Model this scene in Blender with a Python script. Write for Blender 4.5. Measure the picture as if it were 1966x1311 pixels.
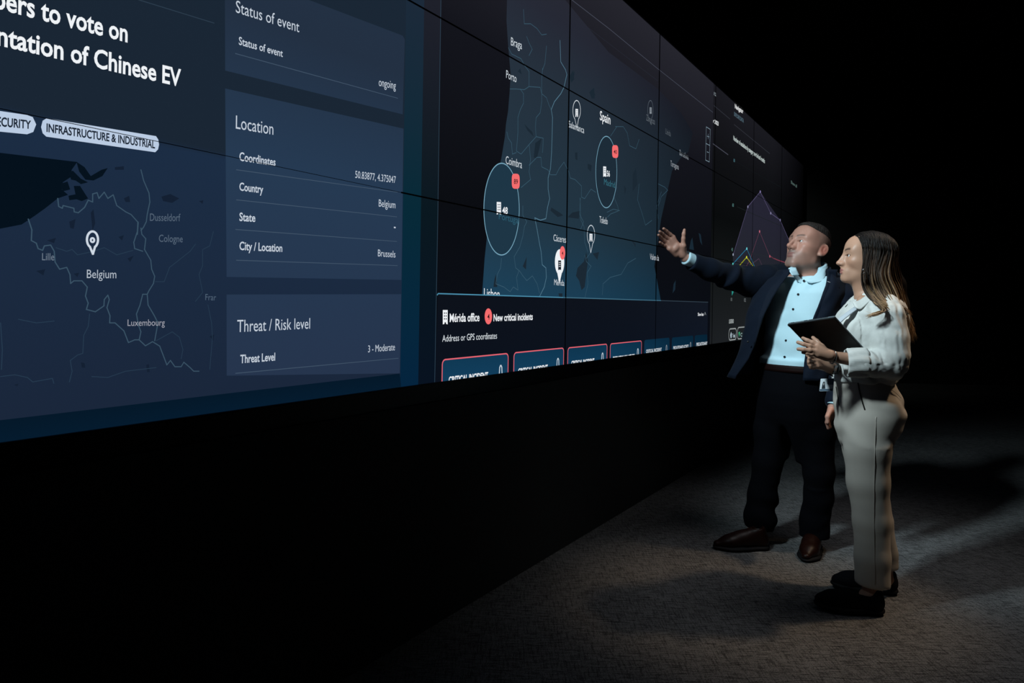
import bpy, bmesh, math, random
import numpy as np
from mathutils import Vector, Matrix

for _o in list(bpy.data.objects):
    bpy.data.objects.remove(_o)
SC = bpy.context.scene
COL = SC.collection
random.seed(4)
PI = math.pi

# ------------------------------------------------------------------ camera
F_PX, W_PX, H_PX = 1338.0, 1966.0, 1311.0
CX, CY = 983.0, 580.5            # principal point of the photograph, pixels
CAM_H, ROLL = 1.313, math.radians(0.9)
cam_d = bpy.data.cameras.new('camera')
cam_d.sensor_width = 36.0
cam_d.lens = F_PX / W_PX * 36.0
cam_d.shift_y = (CY - H_PX / 2) / W_PX
cam_d.clip_start = 0.05
cam_d.clip_end = 100
cam = bpy.data.objects.new('camera', cam_d)
COL.objects.link(cam)
cam.matrix_world = Matrix.Translation((0, 0, CAM_H)) @ Matrix.Rotation(PI / 2, 4, 'X') @ Matrix.Rotation(ROLL, 4, 'Z')
SC.camera = cam
SC.view_settings.view_transform = 'Standard'
SC.view_settings.look = 'None'
SC.view_settings.exposure = 0.0
SC.view_settings.gamma = 1.0
SC.view_settings.use_curve_mapping = False

# ------------------------------------------------------------------ world and spots out of view
wd = bpy.data.worlds.new('world')
SC.world = wd
wd.use_nodes = True
wd.node_tree.nodes['Background'].inputs[0].default_value = (0.55, 0.75, 1.0, 1)
wd.node_tree.nodes['Background'].inputs[1].default_value = 0.0012


def spot(name, loc, target, watts, angle, blend, colour, radius=0.08):
    d = bpy.data.lights.new(name, 'SPOT')
    d.energy = watts
    d.spot_size = math.radians(angle)
    d.spot_blend = blend
    d.color = colour
    d.shadow_soft_size = radius
    o = bpy.data.objects.new(name, d)
    COL.objects.link(o)
    o.location = loc
    o.rotation_euler = (Vector(target) - Vector(loc)).to_track_quat('-Z', 'Y').to_euler()
    return o


# a cool key spot added in place of a studio lamp to light the pair, the soft pool on the carpet, the warm spot behind
spot('key_spot', (-0.40, 2.10, 2.90), (1.62, 3.50, 1.24), 390, 41, 1.0, (0.74, 0.93, 1.0), 0.14)
spot('carpet_spot', (1.9, 3.0, 3.8), (1.75, 3.3, 0), 82, 62, 1.0, (0.97, 0.97, 1.0), 0.6)
spot('warm_back_spot', (3.0, 3.15, 3.65), (1.74, 3.14, 1.05), 150, 26, 0.9, (1.0, 0.72, 0.46), 0.10)
spot('back_wall_fill', (4.2, 10.2, 3.8), (4.2, 12.25, 1.3), 18, 110, 1.0, (0.9, 1.0, 0.95), 0.2)  # dim fill lamp added only to lift the back wall

# ------------------------------------------------------------------ geometry of the room
TH = math.atan(861.0 / F_PX)
WN = np.array([-math.cos(TH), math.sin(TH), 0.0])    # from the camera towards the display wall
WS = np.array([math.sin(TH), math.cos(TH), 0.0])     # along the display wall
PAN_H, PAN_W = 0.745, 1.3325
WALL_D = 1.806
S0 = 0.675                               # a seam between two panel columns
Z0 = 0.9815                                           # lower edge of the display area
Z3 = Z0 + 3 * PAN_H
S_END = S0 + 7 * PAN_W


def ray(px, py):
    dx, dy = px - CX, CY - py
    c, s = math.cos(ROLL), math.sin(ROLL)
    return np.array([(dx * c - dy * s) / F_PX, 1.0, (dx * s + dy * c) / F_PX])


def W(px, py, depth):
    """The point at the given depth in front of the camera that the photograph shows at (px, py)."""
    r = ray(px, py) * depth
    r[2] += CAM_H
    return r


def on_wall(px, py, off=0.0):
    """(s, z) on the display wall."""
    r = ray(px, py)
    t = (WALL_D - off) / r.dot(WN)
    p = r * t
    return float(p.dot(WS)), float(p[2] + CAM_H)


def wall_pt(s, z, off=0.0):
    p = WS * s + WN * (WALL_D - off)
    return (float(p[0]), float(p[1]), float(z))


# ------------------------------------------------------------------ helpers
def lin(c):
    c = c / 255.0
    return c / 12.92 if c <= 0.04045 else ((c + 0.055) / 1.055) ** 2.4


def rgb(r, g, b):
    return (lin(r), lin(g), lin(b), 1.0)


def nodes_of(m):
    m.use_nodes = True
    return m.node_tree.nodes, m.node_tree.links


def mat(name, col, rough=0.6, metal=0.0, spec=0.5, bump=None, sheen=0.0, sss=0.0, vary=None):
    """col: linear rgba. bump=(scale, strength, distance); vary=(scale, amount)."""
    m = bpy.data.materials.new(name)
    n, l = nodes_of(m)
    b = n['Principled BSDF']
    b.inputs['Base Color'].default_value = col
    b.inputs['Roughness'].default_value = rough
    b.inputs['Metallic'].default_value = metal
    b.inputs['Specular IOR Level'].default_value = spec
    if sheen:
        b.inputs['Sheen Weight'].default_value = sheen
    if sss:
        b.inputs['Subsurface Weight'].default_value = sss
        b.inputs['Subsurface Radius'].default_value = (0.010, 0.004, 0.002)
        b.inputs['Subsurface Scale'].default_value = 0.6
    tc = n.new('ShaderNodeTexCoord')
    if vary:
        t = n.new('ShaderNodeTexNoise')
        t.inputs['Scale'].default_value = vary[0]
        t.inputs['Detail'].default_value = 5
        l.new(tc.outputs['Object'], t.inputs['Vector'])
        mx = n.new('ShaderNodeMix')
        mx.data_type = 'RGBA'
        mx.inputs['A'].default_value = tuple(c * (1 - vary[1]) for c in col[:3]) + (1,)
        mx.inputs['B'].default_value = tuple(min(1, c * (1 + vary[1])) for c in col[:3]) + (1,)
        l.new(t.outputs['Fac'], mx.inputs['Factor'])
        l.new(mx.outputs['Result'], b.inputs['Base Color'])
    if bump:
        t = n.new('ShaderNodeTexNoise')
        t.inputs['Scale'].default_value = bump[0]
        t.inputs['Detail'].default_value = 4
        l.new(tc.outputs['Object'], t.inputs['Vector'])
        bp = n.new('ShaderNodeBump')
        bp.inputs['Strength'].default_value = bump[1]
        bp.inputs['Distance'].default_value = bump[2]
        l.new(t.outputs['Fac'], bp.inputs['Height'])
        l.new(bp.outputs['Normal'], b.inputs['Normal'])
    return m


_EM = {}


def emis(r, g, b):
    """What the display shows in this colour (8-bit values)."""
    k = (r, g, b)
    if k not in _EM:
        m = bpy.data.materials.new('display_colour')
        n, l = nodes_of(m)
        n.remove(n['Principled BSDF'])
        e = n.new('ShaderNodeEmission')
        e.inputs['Color'].default_value = rgb(r, g, b)
        l.new(e.outputs[0], n['Material Output'].inputs['Surface'])
        _EM[k] = m
    return _EM[k]


def theme_falloff(name, stops, s_stops=None):
    """A display theme: colours by height on the wall [(z, (r,g,b)) ...], viewing-angle dimming painted in along the wall by s_stops [(s, k) ...]."""
    m = bpy.data.materials.new(name)
    n, l = nodes_of(m)
    n.remove(n['Principled BSDF'])
    e = n.new('ShaderNodeEmission')
    g = n.new('ShaderNodeNewGeometry')
    sp = n.new('ShaderNodeSeparateXYZ')
    l.new(g.outputs['Position'], sp.inputs[0])

    def ramp(src, pts):
        a, b = pts[0][0], pts[-1][0]
        mr = n.new('ShaderNodeMapRange')
        mr.inputs['From Min'].default_value = a
        mr.inputs['From Max'].default_value = b
        l.new(src, mr.inputs['Value'])
        cr = n.new('ShaderNodeValToRGB')
        el = cr.color_ramp.elements
        while len(el) < len(pts):
            el.new(0.5)
        for q, (p, c) in zip(el, pts):
            q.position = (p - a) / (b - a)
            q.color = c
        l.new(mr.outputs[0], cr.inputs[0])
        return cr.outputs[0]
    c = ramp(sp.outputs['Z'], [(z, rgb(*k)) for z, k in stops])
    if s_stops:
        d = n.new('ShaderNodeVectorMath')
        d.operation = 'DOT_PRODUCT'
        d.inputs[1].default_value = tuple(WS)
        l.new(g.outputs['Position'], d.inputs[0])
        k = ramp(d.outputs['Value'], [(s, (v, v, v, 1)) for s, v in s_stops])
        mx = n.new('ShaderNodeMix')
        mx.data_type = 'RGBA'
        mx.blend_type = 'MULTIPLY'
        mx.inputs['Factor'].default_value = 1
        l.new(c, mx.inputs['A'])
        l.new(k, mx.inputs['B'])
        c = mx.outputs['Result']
    l.new(c, e.inputs['Color'])
    l.new(e.outputs[0], n['Material Output'].inputs['Surface'])
    return m


def mesh_obj(name, verts, faces, material=None, parent=None, smooth=False):
    me = bpy.data.meshes.new(name)
    me.from_pydata([tuple(map(float, v)) for v in verts], [], [tuple(f) for f in faces])
    me.update()
    if material:
        me.materials.append(material)
    if smooth:
        me.polygons.foreach_set('use_smooth', [True] * len(me.polygons))
    o = bpy.data.objects.new(name, me)
    COL.objects.link(o)
    if parent is not None:
        adopt(o, parent)
    return o


def adopt(o, parent):
    """Parent o without moving it."""
    o.parent = parent
    o.matrix_parent_inverse = parent.matrix_basis.inverted()


def rebase(o, loc):
    """Give a mesh built in room coordinates an origin of its own."""
    o.data.transform(Matrix.Translation(-Vector(loc)))
    o.location = loc
    return o


def empty(name, loc):
    o = bpy.data.objects.new(name, None)
    COL.objects.link(o)
    o.location = loc
    o.empty_display_size = 0.1
    return o


def tag(o, label=None, cat=None, group=None, kind=None):
    for k, v in (('label', label), ('category', cat), ('group', group), ('kind', kind)):
        if v:
            o[k] = v
    return o


def bm_obj(name, bm, material=None, parent=None, smooth=False):
    me = bpy.data.meshes.new(name)
    bm.normal_update()
    bm.to_mesh(me)
    bm.free()
    if material:
        me.materials.append(material)
    if smooth:
        me.polygons.foreach_set('use_smooth', [True] * len(me.polygons))
    o = bpy.data.objects.new(name, me)
    COL.objects.link(o)
    if parent is not None:
        adopt(o, parent)
    return o


def slab(bm, s0, s1, z0, z1, o0, o1, bev=0.0):
    """A box on the display wall: along it s0..s1, high z0..z1, proud of it o0..o1."""
    vs = [bm.verts.new(wall_pt(s, z, o)) for o in (o0, o1) for s, z in ((s0, z0), (s1, z0), (s1, z1), (s0, z1))]
    fs = [(0, 1, 2, 3), (4, 5, 6, 7), (0, 1, 5, 4), (1, 2, 6, 5), (2, 3, 7, 6), (3, 0, 4, 7)]
    nf = [bm.faces.new([vs[i] for i in f]) for f in fs]
    bmesh.ops.recalc_face_normals(bm, faces=nf)
    if bev:
        bmesh.ops.bevel(bm, geom=[e for f in nf[1:2] for e in f.edges], offset=bev, segments=2, affect='EDGES')


def box(bm, lo, hi, bev=0.0):
    v = [bm.verts.new((x, y, z)) for x in (lo[0], hi[0]) for y in (lo[1], hi[1]) for z in (lo[2], hi[2])]
    fs = [(0, 1, 3, 2), (4, 6, 7, 5), (0, 4, 5, 1), (2, 3, 7, 6), (0, 2, 6, 4), (1, 5, 7, 3)]
    nf = [bm.faces.new([v[i] for i in f]) for f in fs]
    bmesh.ops.recalc_face_normals(bm, faces=nf)
    if bev:
        bmesh.ops.bevel(bm, geom=list({e for f in nf for e in f.edges}), offset=bev, segments=2, affect='EDGES')


# ------------------------------------------------------------------ the room
def carpet_material():
    m = bpy.data.materials.new('carpet')
    n, l = nodes_of(m)
    b = n['Principled BSDF']
    b.inputs['Roughness'].default_value = 0.95
    b.inputs['Specular IOR Level'].default_value = 0.1
    tc = n.new('ShaderNodeTexCoord')

    def noise(scale, detail, stretch=(1, 1, 1), rot=0.0):
        mp = n.new('ShaderNodeMapping')
        mp.inputs['Scale'].default_value = stretch
        mp.inputs['Rotation'].default_value = (0, 0, rot)
        l.new(tc.outputs['Object'], mp.inputs['Vector'])
        t = n.new('ShaderNodeTexNoise')
        t.inputs['Scale'].default_value = scale
        t.inputs['Detail'].default_value = detail
        t.inputs['Roughness'].default_value = 0.7
        l.new(mp.outputs[0], t.inputs['Vector'])
        return t.outputs['Fac']

    def ramp(src, a, b_, lo, hi):
        r = n.new('ShaderNodeMapRange')
        r.inputs['From Min'].default_value = a
        r.inputs['From Max'].default_value = b_
        r.inputs['To Min'].default_value = lo
        r.inputs['To Max'].default_value = hi
        l.new(src, r.inputs['Value'])
        return r.outputs[0]

    def mul(a, b_):
        q = n.new('ShaderNodeMath')
        q.operation = 'MULTIPLY'
        l.new(a, q.inputs[0])
        l.new(b_, q.inputs[1])
        return q.outputs[0]
    fibre = ramp(noise(210, 2), 0.36, 0.64, 0.35, 1.5)
    streak = ramp(noise(14, 4, (1, 9, 1), 0.9), 0.36, 0.58, 0.22, 1.15)
    cross = ramp(noise(14, 4, (9, 1, 1), 0.9), 0.36, 0.55, 0.4, 1.1)
    cloud = ramp(noise(1.6, 3), 0.35, 0.65, 0.8, 1.15)
    v = mul(mul(fibre, streak), mul(cross, cloud))
    mx = n.new('ShaderNodeMix')
    mx.data_type = 'RGBA'
    mx.inputs['A'].default_value = (0.012, 0.0125, 0.013, 1)
    mx.inputs['B'].default_value = (0.26, 0.26, 0.26, 1)
    l.new(v, mx.inputs['Factor'])
    l.new(mx.outputs['Result'], b.inputs['Base Color'])
    bp = n.new('ShaderNodeBump')
    bp.inputs['Strength'].default_value = 0.6
    bp.inputs['Distance'].default_value = 0.004
    l.new(mul(fibre, streak), bp.inputs['Height'])
    l.new(bp.outputs['Normal'], b.inputs['Normal'])
    return m


M_BLACK = mat('black_paint', (0.012, 0.0125, 0.013, 1), 0.75, spec=0.2, bump=(60, 0.1, 0.002))
M_PLINTH = mat('dark_plinth_panel', (0.035, 0.037, 0.037, 1), 0.7, spec=0.2, bump=(60, 0.1, 0.002))
M_FRAME = mat('black_metal_frame', (0.006, 0.006, 0.007, 1), 0.45, spec=0.3, bump=(140, 0.05, 0.001))
M_WALL = mat('dark_wall_paint', (0.05, 0.052, 0.053, 1), 0.9, spec=0.1, bump=(40, 0.1, 0.002), vary=(2.0, 0.12))
M_CEIL = mat('black_ceiling', (0.006, 0.006, 0.006, 1), 0.95, spec=0.05, bump=(30, 0.1, 0.003))

bm = bmesh.new()
box(bm, (-6, -3, -0.1), (9.5, 13.3, 0.0))
tag(bm_obj('floor', bm, carpet_material()), kind='structure')
bm = bmesh.new()
box(bm, (-6, -3, 4.0), (9.5, 13.3, 4.1))
tag(bm_obj('ceiling', bm, M_CEIL), kind='structure')
bm = bmesh.new()
slab(bm, -2.2, S_END + 0.42, 0, 4.0, -0.32, -0.02)
tag(bm_obj('wall_left', bm, M_BLACK), kind='structure')
bm = bmesh.new()
box(bm, (2.2, 12.25, 0), (9.5, 12.45, 4.0))
tag(bm_obj('wall_back', bm, M_WALL), kind='structure')
bm = bmesh.new()
box(bm, (2.2, 12.225, 0), (9.5, 12.25, 0.09), 0.004)
tag(bm_obj('baseboard_back', bm, M_WALL), kind='structure')
# the panelled plinth below the display, with its ledge
bm = bmesh.new()
slab(bm, -2.2, S_END + 0.42, 0.0, Z0 - 0.075, -0.02, 0.030)
tag(bm_obj('trim_1', bm, M_PLINTH), kind='structure')
# ------------------------------------------------------------------ the video wall
VW = empty('video_wall', wall_pt(4.8, 0.0, 0.0))
tag(VW, 'huge dark video wall of tiled panels showing a report page, an Iberian map and a chart', 'video wall')

M_GLASS = mat('display_glass', (0.004, 0.004, 0.005, 1), 0.5, spec=0.2)
for c in range(-1, 7):
    for r in range(3):
        bm = bmesh.new()
        slab(bm, S0 + c * PAN_W + 0.0015, S0 + (c + 1) * PAN_W - 0.0015, Z0 + r * PAN_H + 0.0015, Z0 + (r + 1) * PAN_H - 0.0015, -0.02, 0.0, 0.0)
        bm_obj('display_panel', bm, M_GLASS, VW)
# frame round the whole wall
SL = S0 - PAN_W
bm = bmesh.new()
slab(bm, SL - 0.05, S_END + 0.09, Z0 - 0.075, Z0, -0.02, 0.016, 0.004)
fr = bm_obj('lower_frame', bm, M_FRAME, VW)
bm = bmesh.new()
slab(bm, SL - 0.05, S_END + 0.09, Z3, Z3 + 0.05, -0.02, 0.012, 0.004)
bm_obj('upper_frame', bm, M_FRAME, VW)
bm = bmesh.new()
slab(bm, S_END, S_END + 0.09, Z0, Z3, -0.02, 0.012, 0.004)
bm_obj('end_frame', bm, M_FRAME, VW)
# gaps between the panels
for r in (1, 2):
    for a_, b_, g_ in ((S0 + PAN_W, S0 + 4 * PAN_W, .0028), (S0 + 4 * PAN_W, S_END, .0018), (SL, S0 + PAN_W, .0007)):
        bm = bmesh.new()
        slab(bm, a_, b_, Z0 + r * PAN_H - g_, Z0 + r * PAN_H + g_, 0.0, 0.0042)
        bm_obj('panel_seam', bm, M_FRAME, VW)
for c in range(2, 7):
    bm = bmesh.new()
    g_ = .0042 if c < 4 else .002
    slab(bm, S0 + c * PAN_W - g_, S0 + c * PAN_W + g_, Z0, Z3, 0.0, 0.0042)
    bm_obj('panel_seam', bm, M_FRAME, VW)


# --- drawing on the wall, from places measured in the photograph
def clip(poly, s0=SL, s1=S_END, z0=Z0, z1=Z3):
    """Sutherland-Hodgman to the display area."""
    def cut(p, ax, v, keep_hi):
        out = []
        for i in range(len(p)):
            a, b = p[i - 1], p[i]
            ia, ib = ((a[ax] >= v) == keep_hi or a[ax] == v), ((b[ax] >= v) == keep_hi or b[ax] == v)
            if ia != ib:
                t = (v - a[ax]) / (b[ax] - a[ax])
                q = (a[0] + t * (b[0] - a[0]), a[1] + t * (b[1] - a[1]))
                out.append(q)
            if ib:
                out.append(b)
        return out
    for ax, v, hi in ((0, s0, True), (0, s1, False), (1, z0, True), (1, z1, False)):
        poly = cut(poly, ax, v, hi)
        if len(poly) < 3:
            return []
    return poly


def fill_sz(name, polys, layer, m, parent):
    """Flat filled outlines, in (s, z)."""
    bm = bmesh.new()
    for p in polys:
        p = clip(list(p))
        if len(p) < 3:
            continue
        vs = [bm.verts.new(wall_pt(s, z, layer)) for s, z in p]
        bm.faces.new(vs)
    bmesh.ops.triangulate(bm, faces=bm.faces[:])
    bmesh.ops.recalc_face_normals(bm, faces=bm.faces[:])
    return bm_obj(name, bm, m, parent)


def fill(name, polys, layer, m, parent):
    return fill_sz(name, [[on_wall(*q) for q in p] for p in polys], layer, m, parent)


def stroke_polys(pts, w, closed=False):
    """Quads along a line in (s, z), w wide, with little mitre overlaps."""
    out = []
    n = len(pts)
    for i in range(n if closed else n - 1):
        a, b = np.array(pts[i]), np.array(pts[(i + 1) % n])
        d = b - a
        L = np.hypot(*d)
        if L < 1e-6:
            continue
        d /= L
        nrm = np.array([-d[1], d[0]]) * w / 2
        a2, b2 = a - d * w * 0.35, b + d * w * 0.35
        out.append([tuple(a2 - nrm), tuple(b2 - nrm), tuple(b2 + nrm), tuple(a2 + nrm)])
    return out


def lines(name, plist, w, layer, m, parent, closed=False):
    ps = []
    for p in plist:
        ps += stroke_polys([on_wall(*q) for q in p], w, closed)
    return fill_sz(name, ps, layer, m, parent)


def rrect(x0, z0, x1, z1, r, n=5):
    out = []
    for cx, cz, a in ((x1 - r, z1 - r, 0), (x0 + r, z1 - r, 90), (x0 + r, z0 + r, 180), (x1 - r, z0 + r, 270)):
        for i in range(n + 1):
            t = math.radians(a + 90 * i / n)
            out.append((cx + r * math.cos(t), cz + r * math.sin(t)))
    return out


def ell(cx, cy, rx, ry, n=48):
    return [(cx + rx * math.cos(2 * PI * i / n), cy + ry * math.sin(2 * PI * i / n)) for i in range(n)]


TEXTS = []


def text(body, p0, p1, cap0, cap1, col, parent, bold=0.0, layer=0.003, name='caption', xh=False):
    """Writing from the pixel p0 to p1 along its baseline; cap0, cap1: height of its capitals in pixels at both ends."""
    cu = bpy.data.curves.new('writing', 'FONT')
    cu.body = body
    cu.resolution_u = 3
    cu.offset = bold
    o = bpy.data.objects.new('writing', cu)
    COL.objects.link(o)
    TEXTS.append((o, body, p0, p1, cap0, cap1, col, parent, layer, name))


def finish_texts():
    bpy.context.view_layer.update()
    dg = bpy.context.evaluated_depsgraph_get()
    CAP = 0.70
    for o, body, p0, p1, c0, c1, col, parent, layer, name in TEXTS:
        me = bpy.data.meshes.new_from_object(o.evaluated_get(dg))
        n = len(me.vertices)
        co = np.empty(n * 3)
        me.vertices.foreach_get('co', co)
        co = co.reshape(-1, 3)
        x0, x1 = co[:, 0].min(), co[:, 0].max()
        a, b = np.array(on_wall(*p0)), np.array(on_wall(*p1))
        ha = on_wall(p0[0], p0[1] - c0)[1] - a[1]
        hb = on_wall(p1[0], p1[1] - c1)[1] - b[1]
        t = (co[:, 0] - x0) / (x1 - x0)
        base = a[None] + t[:, None] * (b - a)[None]
        h = ha + t * (hb - ha)
        s = base[:, 0]
        z = base[:, 1] + co[:, 1] / CAP * h
        pts = WS[None] * s[:, None] + WN[None] * (WALL_D - layer)
        pts[:, 2] = z
        me.vertices.foreach_set('co', pts.ravel())
        me.update()
        bpy.data.objects.remove(o)
        if z.min() < Z0 + 0.001 or z.max() > Z3 - 0.001:
            bm = bmesh.new()
            bm.from_mesh(me)
            for zz, nn in ((Z0, -1), (Z3, 1)):
                bmesh.ops.bisect_plane(bm, geom=bm.verts[:] + bm.edges[:] + bm.faces[:], plane_co=(0, 0, zz), plane_no=(0, 0, nn), clear_outer=True)
            bm.to_mesh(me)
            bm.free()
        me.materials.clear()
        me.materials.append(emis(*col))
        q = bpy.data.objects.new(name, me)
        COL.objects.link(q)
        adopt(q, parent)
        q['label'] = 'writing that reads ' + body


def sub(name, off=0.0):
    """An Empty part of the wall that carries its own pieces."""
    e = empty(name, tuple(VW.location))
    adopt(e, VW)
    e.location = VW.location
    return e


L1, L2, L3, L4, L5, L6 = 0.0008, 0.0013, 0.0018, 0.0023, 0.0028, 0.0034
WHITE, PALE, GREYT = (238, 242, 246), (196, 206, 218), (150, 160, 172)

# ============================================================ the report page on the left
rep = sub('report_page')
s_r = on_wall(774, 350)[0]
M_REP = theme_falloff('report_theme', [(Z0, (26, 38, 58)), (Z0 + PAN_H * 0.99, (28, 45, 68)), (Z0 + PAN_H * 1.01, (26, 38, 52)), (Z3, (27, 40, 54))])
fill_sz('page_background', [[(SL, Z0), (s_r, Z0), (s_r, Z3), (SL, Z3)]], L1, M_REP, rep)
fill('footer_band', [[(-40, 812), (0, 806.5), (450, 753.5), (767, 717), (770, 745), (0, 860), (-40, 870)]], L2, theme_falloff('footer_theme', [(Z0, (5, 27, 46)), (Z0 + 0.12, (5, 20, 33))], None), rep)
M_CARD = theme_falloff('card_theme', [(Z0, (38, 52, 76)), (Z0 + PAN_H, (38, 58, 82)), (Z0 + PAN_H * 1.6, (35, 48, 66)), (Z3, (38, 54, 74))])
M_RULE = emis(66, 84, 104)
for nm, q, rules in (
        ('status_card', [(431, -61), (592, 0), (772.4, 68.6), (776.5, 76), (772.4, 219.6), (431.6, 135.6)], [((451, 103), (762.8, 188.8))]),
        ('location_card', [(431.6, 170), (774, 247), (770, 537.3), (434.3, 531.5)],
         [((453, 326), (762, 369)), ((453, 383.7), (761, 416.3)), ((451.5, 440.5), (761, 463.5)), ((453, 499.5), (762, 509.8))]),
        ('risk_card', [(434.3, 565.4), (769.6, 564.7), (766.7, 716.5), (434.5, 721)], [((451.5, 716.5), (763.8, 687.6))])):
    fill(nm, [q], L3, M_CARD, rep)
    for ru in rules:
        lines('row_rule', [ru], 0.0022, L4, M_RULE, rep)
lines('heading_rule', [[(262, -1), (410, 44.6)]], 0.0024, L4, emis(44, 60, 76), rep)
text('bers to vote on', (-12, 15), (243.7, 81.3), 41, 35, WHITE, rep, 0.022)
text('ntation of Chinese EV', (-7, 86), (346, 166.5), 39, 33, WHITE, rep, 0.022)
for nm, p, txt in (('industry_tag', [(-30, 209), (0, 213.5), (51, 221), (62, 225), (68.6, 239), (63, 253.5), (51, 258), (0, 253), (-30, 250)], None),
                   ('industry_tag', [(89, 227), (298.6, 261.5), (303, 268), (304.4, 278), (302.5, 287), (297, 292.4), (88, 262.5), (81, 256), (78, 244), (81, 232)], None)):
    fill(nm, [p], L4, emis(186, 203, 226), rep)
text('ECURITY', (-7, 242), (58.3, 247.5), 18, 15.5, (24, 34, 48), rep, 0.025)
text('INFRASTRUCTURE & INDUSTRIAL', (88, 253), (296.5, 285), 16, 14.5, (24, 34, 48), rep, 0.025)
text('Status of event', (451.5, 24), (573.3, 62.5), 24, 21, PALE, rep, 0.0)
text('Status of event', (457.3, 85.8), (541.7, 109.8), 15.5, 14, PALE, rep, 0.012)
text('ongoing', (726, 165), (758.7, 171.6), 16, 15, PALE, rep)
text('Location', (451.5, 247), (523.5, 259), 26, 23.5, PALE, rep)
text('Coordinates', (458.3, 308.2), (527.7, 318.5), 16.5, 15, PALE, rep, 0.018)
text('50.83877, 4.375047', (680.8, 341.5), (758.7, 351.8), 14, 13.5, PALE, rep)
text('Country', (458.3, 365.5), (504, 371), 15.5, 15, PALE, rep, 0.018)
text('Belgium', (726, 396.4), (758, 400), 14, 14, PALE, rep)
text('State', (458.3, 423.9), (489, 425.8), 16, 15.5, PALE, rep, 0.018)
text('-', (755, 441), (758.5, 441.3), 14, 14, PALE, rep, 0.02)
text('City / Location', (458.4, 479.6), (540.7, 483.4), 16, 15, PALE, rep, 0.018)
text('Brussels', (724.4, 492), (758, 494.4), 13.5, 13, PALE, rep)
text('Threat / Risk level', (454, 637.5), (594, 630.7), 24, 20.8, PALE, rep)
text('Threat Level', (460, 697), (527, 691.8), 16, 15, PALE, rep, 0.018)
text('3 - Moderate', (705.5, 676.3), (757, 672.2), 13.5, 13.5, PALE, rep)


def zz(pts, ox, oy, k):
    return [(ox + x * k, oy + y * k) for x, y in pts]


K1 = 450 / 1311
sea = [(-30, 289), (0, 293.5), (147.6, 311), (137, 326), (135, 340), (120, 350), (118, 364), (130, 374), (110, 381), (86, 400), (65, 415), (41, 431), (0, 439), (-30, 445)]
fill('map_sea', [sea], L3, emis(5, 17, 28), rep)
est = [zz(p, 0, 0, K1) for p in (
    [(425, 905), (470, 935), (505, 985), (540, 985), (565, 950), (600, 940), (570, 985), (520, 1010), (475, 1005), (440, 960)],
    [(382, 965), (405, 955), (450, 1000), (490, 1020), (450, 1030), (420, 1010), (395, 1005)],
    [(410, 1040), (445, 1040), (470, 1085), (490, 1110), (455, 1125), (425, 1115), (385, 1120), (380, 1095), (430, 1085)],
    [(330, 1030), (375, 1015), (390, 1060), (350, 1070)])]
fill('map_estuary', est, L4, emis(6, 18, 29), rep)
blot = [zz(p, 0, 0, K1) for p in ([(640, 935), (690, 930), (690, 950), (640, 950)], [(900, 1100), (950, 1085), (1000, 1110), (960, 1135), (910, 1125)],
                                  [(690, 1110), (720, 1095), (725, 1130), (700, 1130)], [(1110, 1125), (1135, 1120), (1130, 1140)],
                                  [(505, 1190), (520, 1170), (530, 1250), (515, 1290)], [(385, 1240), (420, 1225), (410, 1280), (390, 1275)])]
blot += [zz(p, 0, 400, K1) for p in ([(260, 180), (310, 165), (300, 195)], [(200, 350), (250, 340), (240, 375)], [(710, 280), (745, 265), (725, 300)],
                                     [(410, 365), (440, 360), (430, 385)], [(450, 860), (470, 865), (475, 890), (455, 890)], [(815, 875), (830, 870), (835, 915), (820, 915)],
                                     [(1170, 715), (1195, 705), (1190, 740)], [(75, 985), (100, 980), (95, 995)], [(660, 160), (690, 150), (680, 180)])]
fill('map_town', blot, L4, emis(20, 32, 50), rep)
bord = [zz(p, 0, 0, K1) for p in (
    [(320, 1110), (325, 1155), (345, 1165), (350, 1150), (410, 1165), (412, 1185), (435, 1190), (470, 1160), (490, 1120), (515, 1130), (515, 1085), (540, 1078), (550, 1110), (580, 1075), (600, 1110), (630, 1090), (650, 1150), (700, 1185), (730, 1200), (770, 1245), (765, 1311)],
    [(785, 950), (800, 1010), (830, 1080), (835, 1130), (820, 1200), (815, 1240), (800, 1270), (785, 1290)])]
bord += [zz(p, 0, 400, K1) for p in (
    [(768, 75), (765, 130), (745, 190), (750, 225), (795, 240)],
    [(785, 110), (790, 145), (812, 170), (805, 230), (840, 290), (845, 340), (862, 380), (855, 420), (830, 460), (820, 480), (795, 480), (780, 540), (760, 590), (770, 650), (785, 690), (775, 735)],
    [(820, 480), (825, 540), (860, 600), (880, 640), (862, 740)],
    [(155, 60), (175, 120), (172, 180), (200, 195), (210, 225), (235, 235), (245, 210), (280, 205), (300, 240), (305, 300), (330, 340), (370, 330), (388, 370), (392, 420), (410, 405), (455, 405), (485, 440), (475, 490), (490, 530), (480, 565), (530, 578), (578, 545), (580, 510), (600, 485), (608, 510), (595, 555), (612, 600), (610, 640), (640, 640), (690, 685), (715, 750), (750, 735), (775, 735), (810, 768), (850, 745), (890, 770), (930, 875), (950, 850), (975, 885), (1010, 885), (1025, 860), (1060, 890), (1080, 910), (1110, 910)])]
lines('map_border', bord, 0.0026, L5, emis(58, 82, 100), rep)
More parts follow.
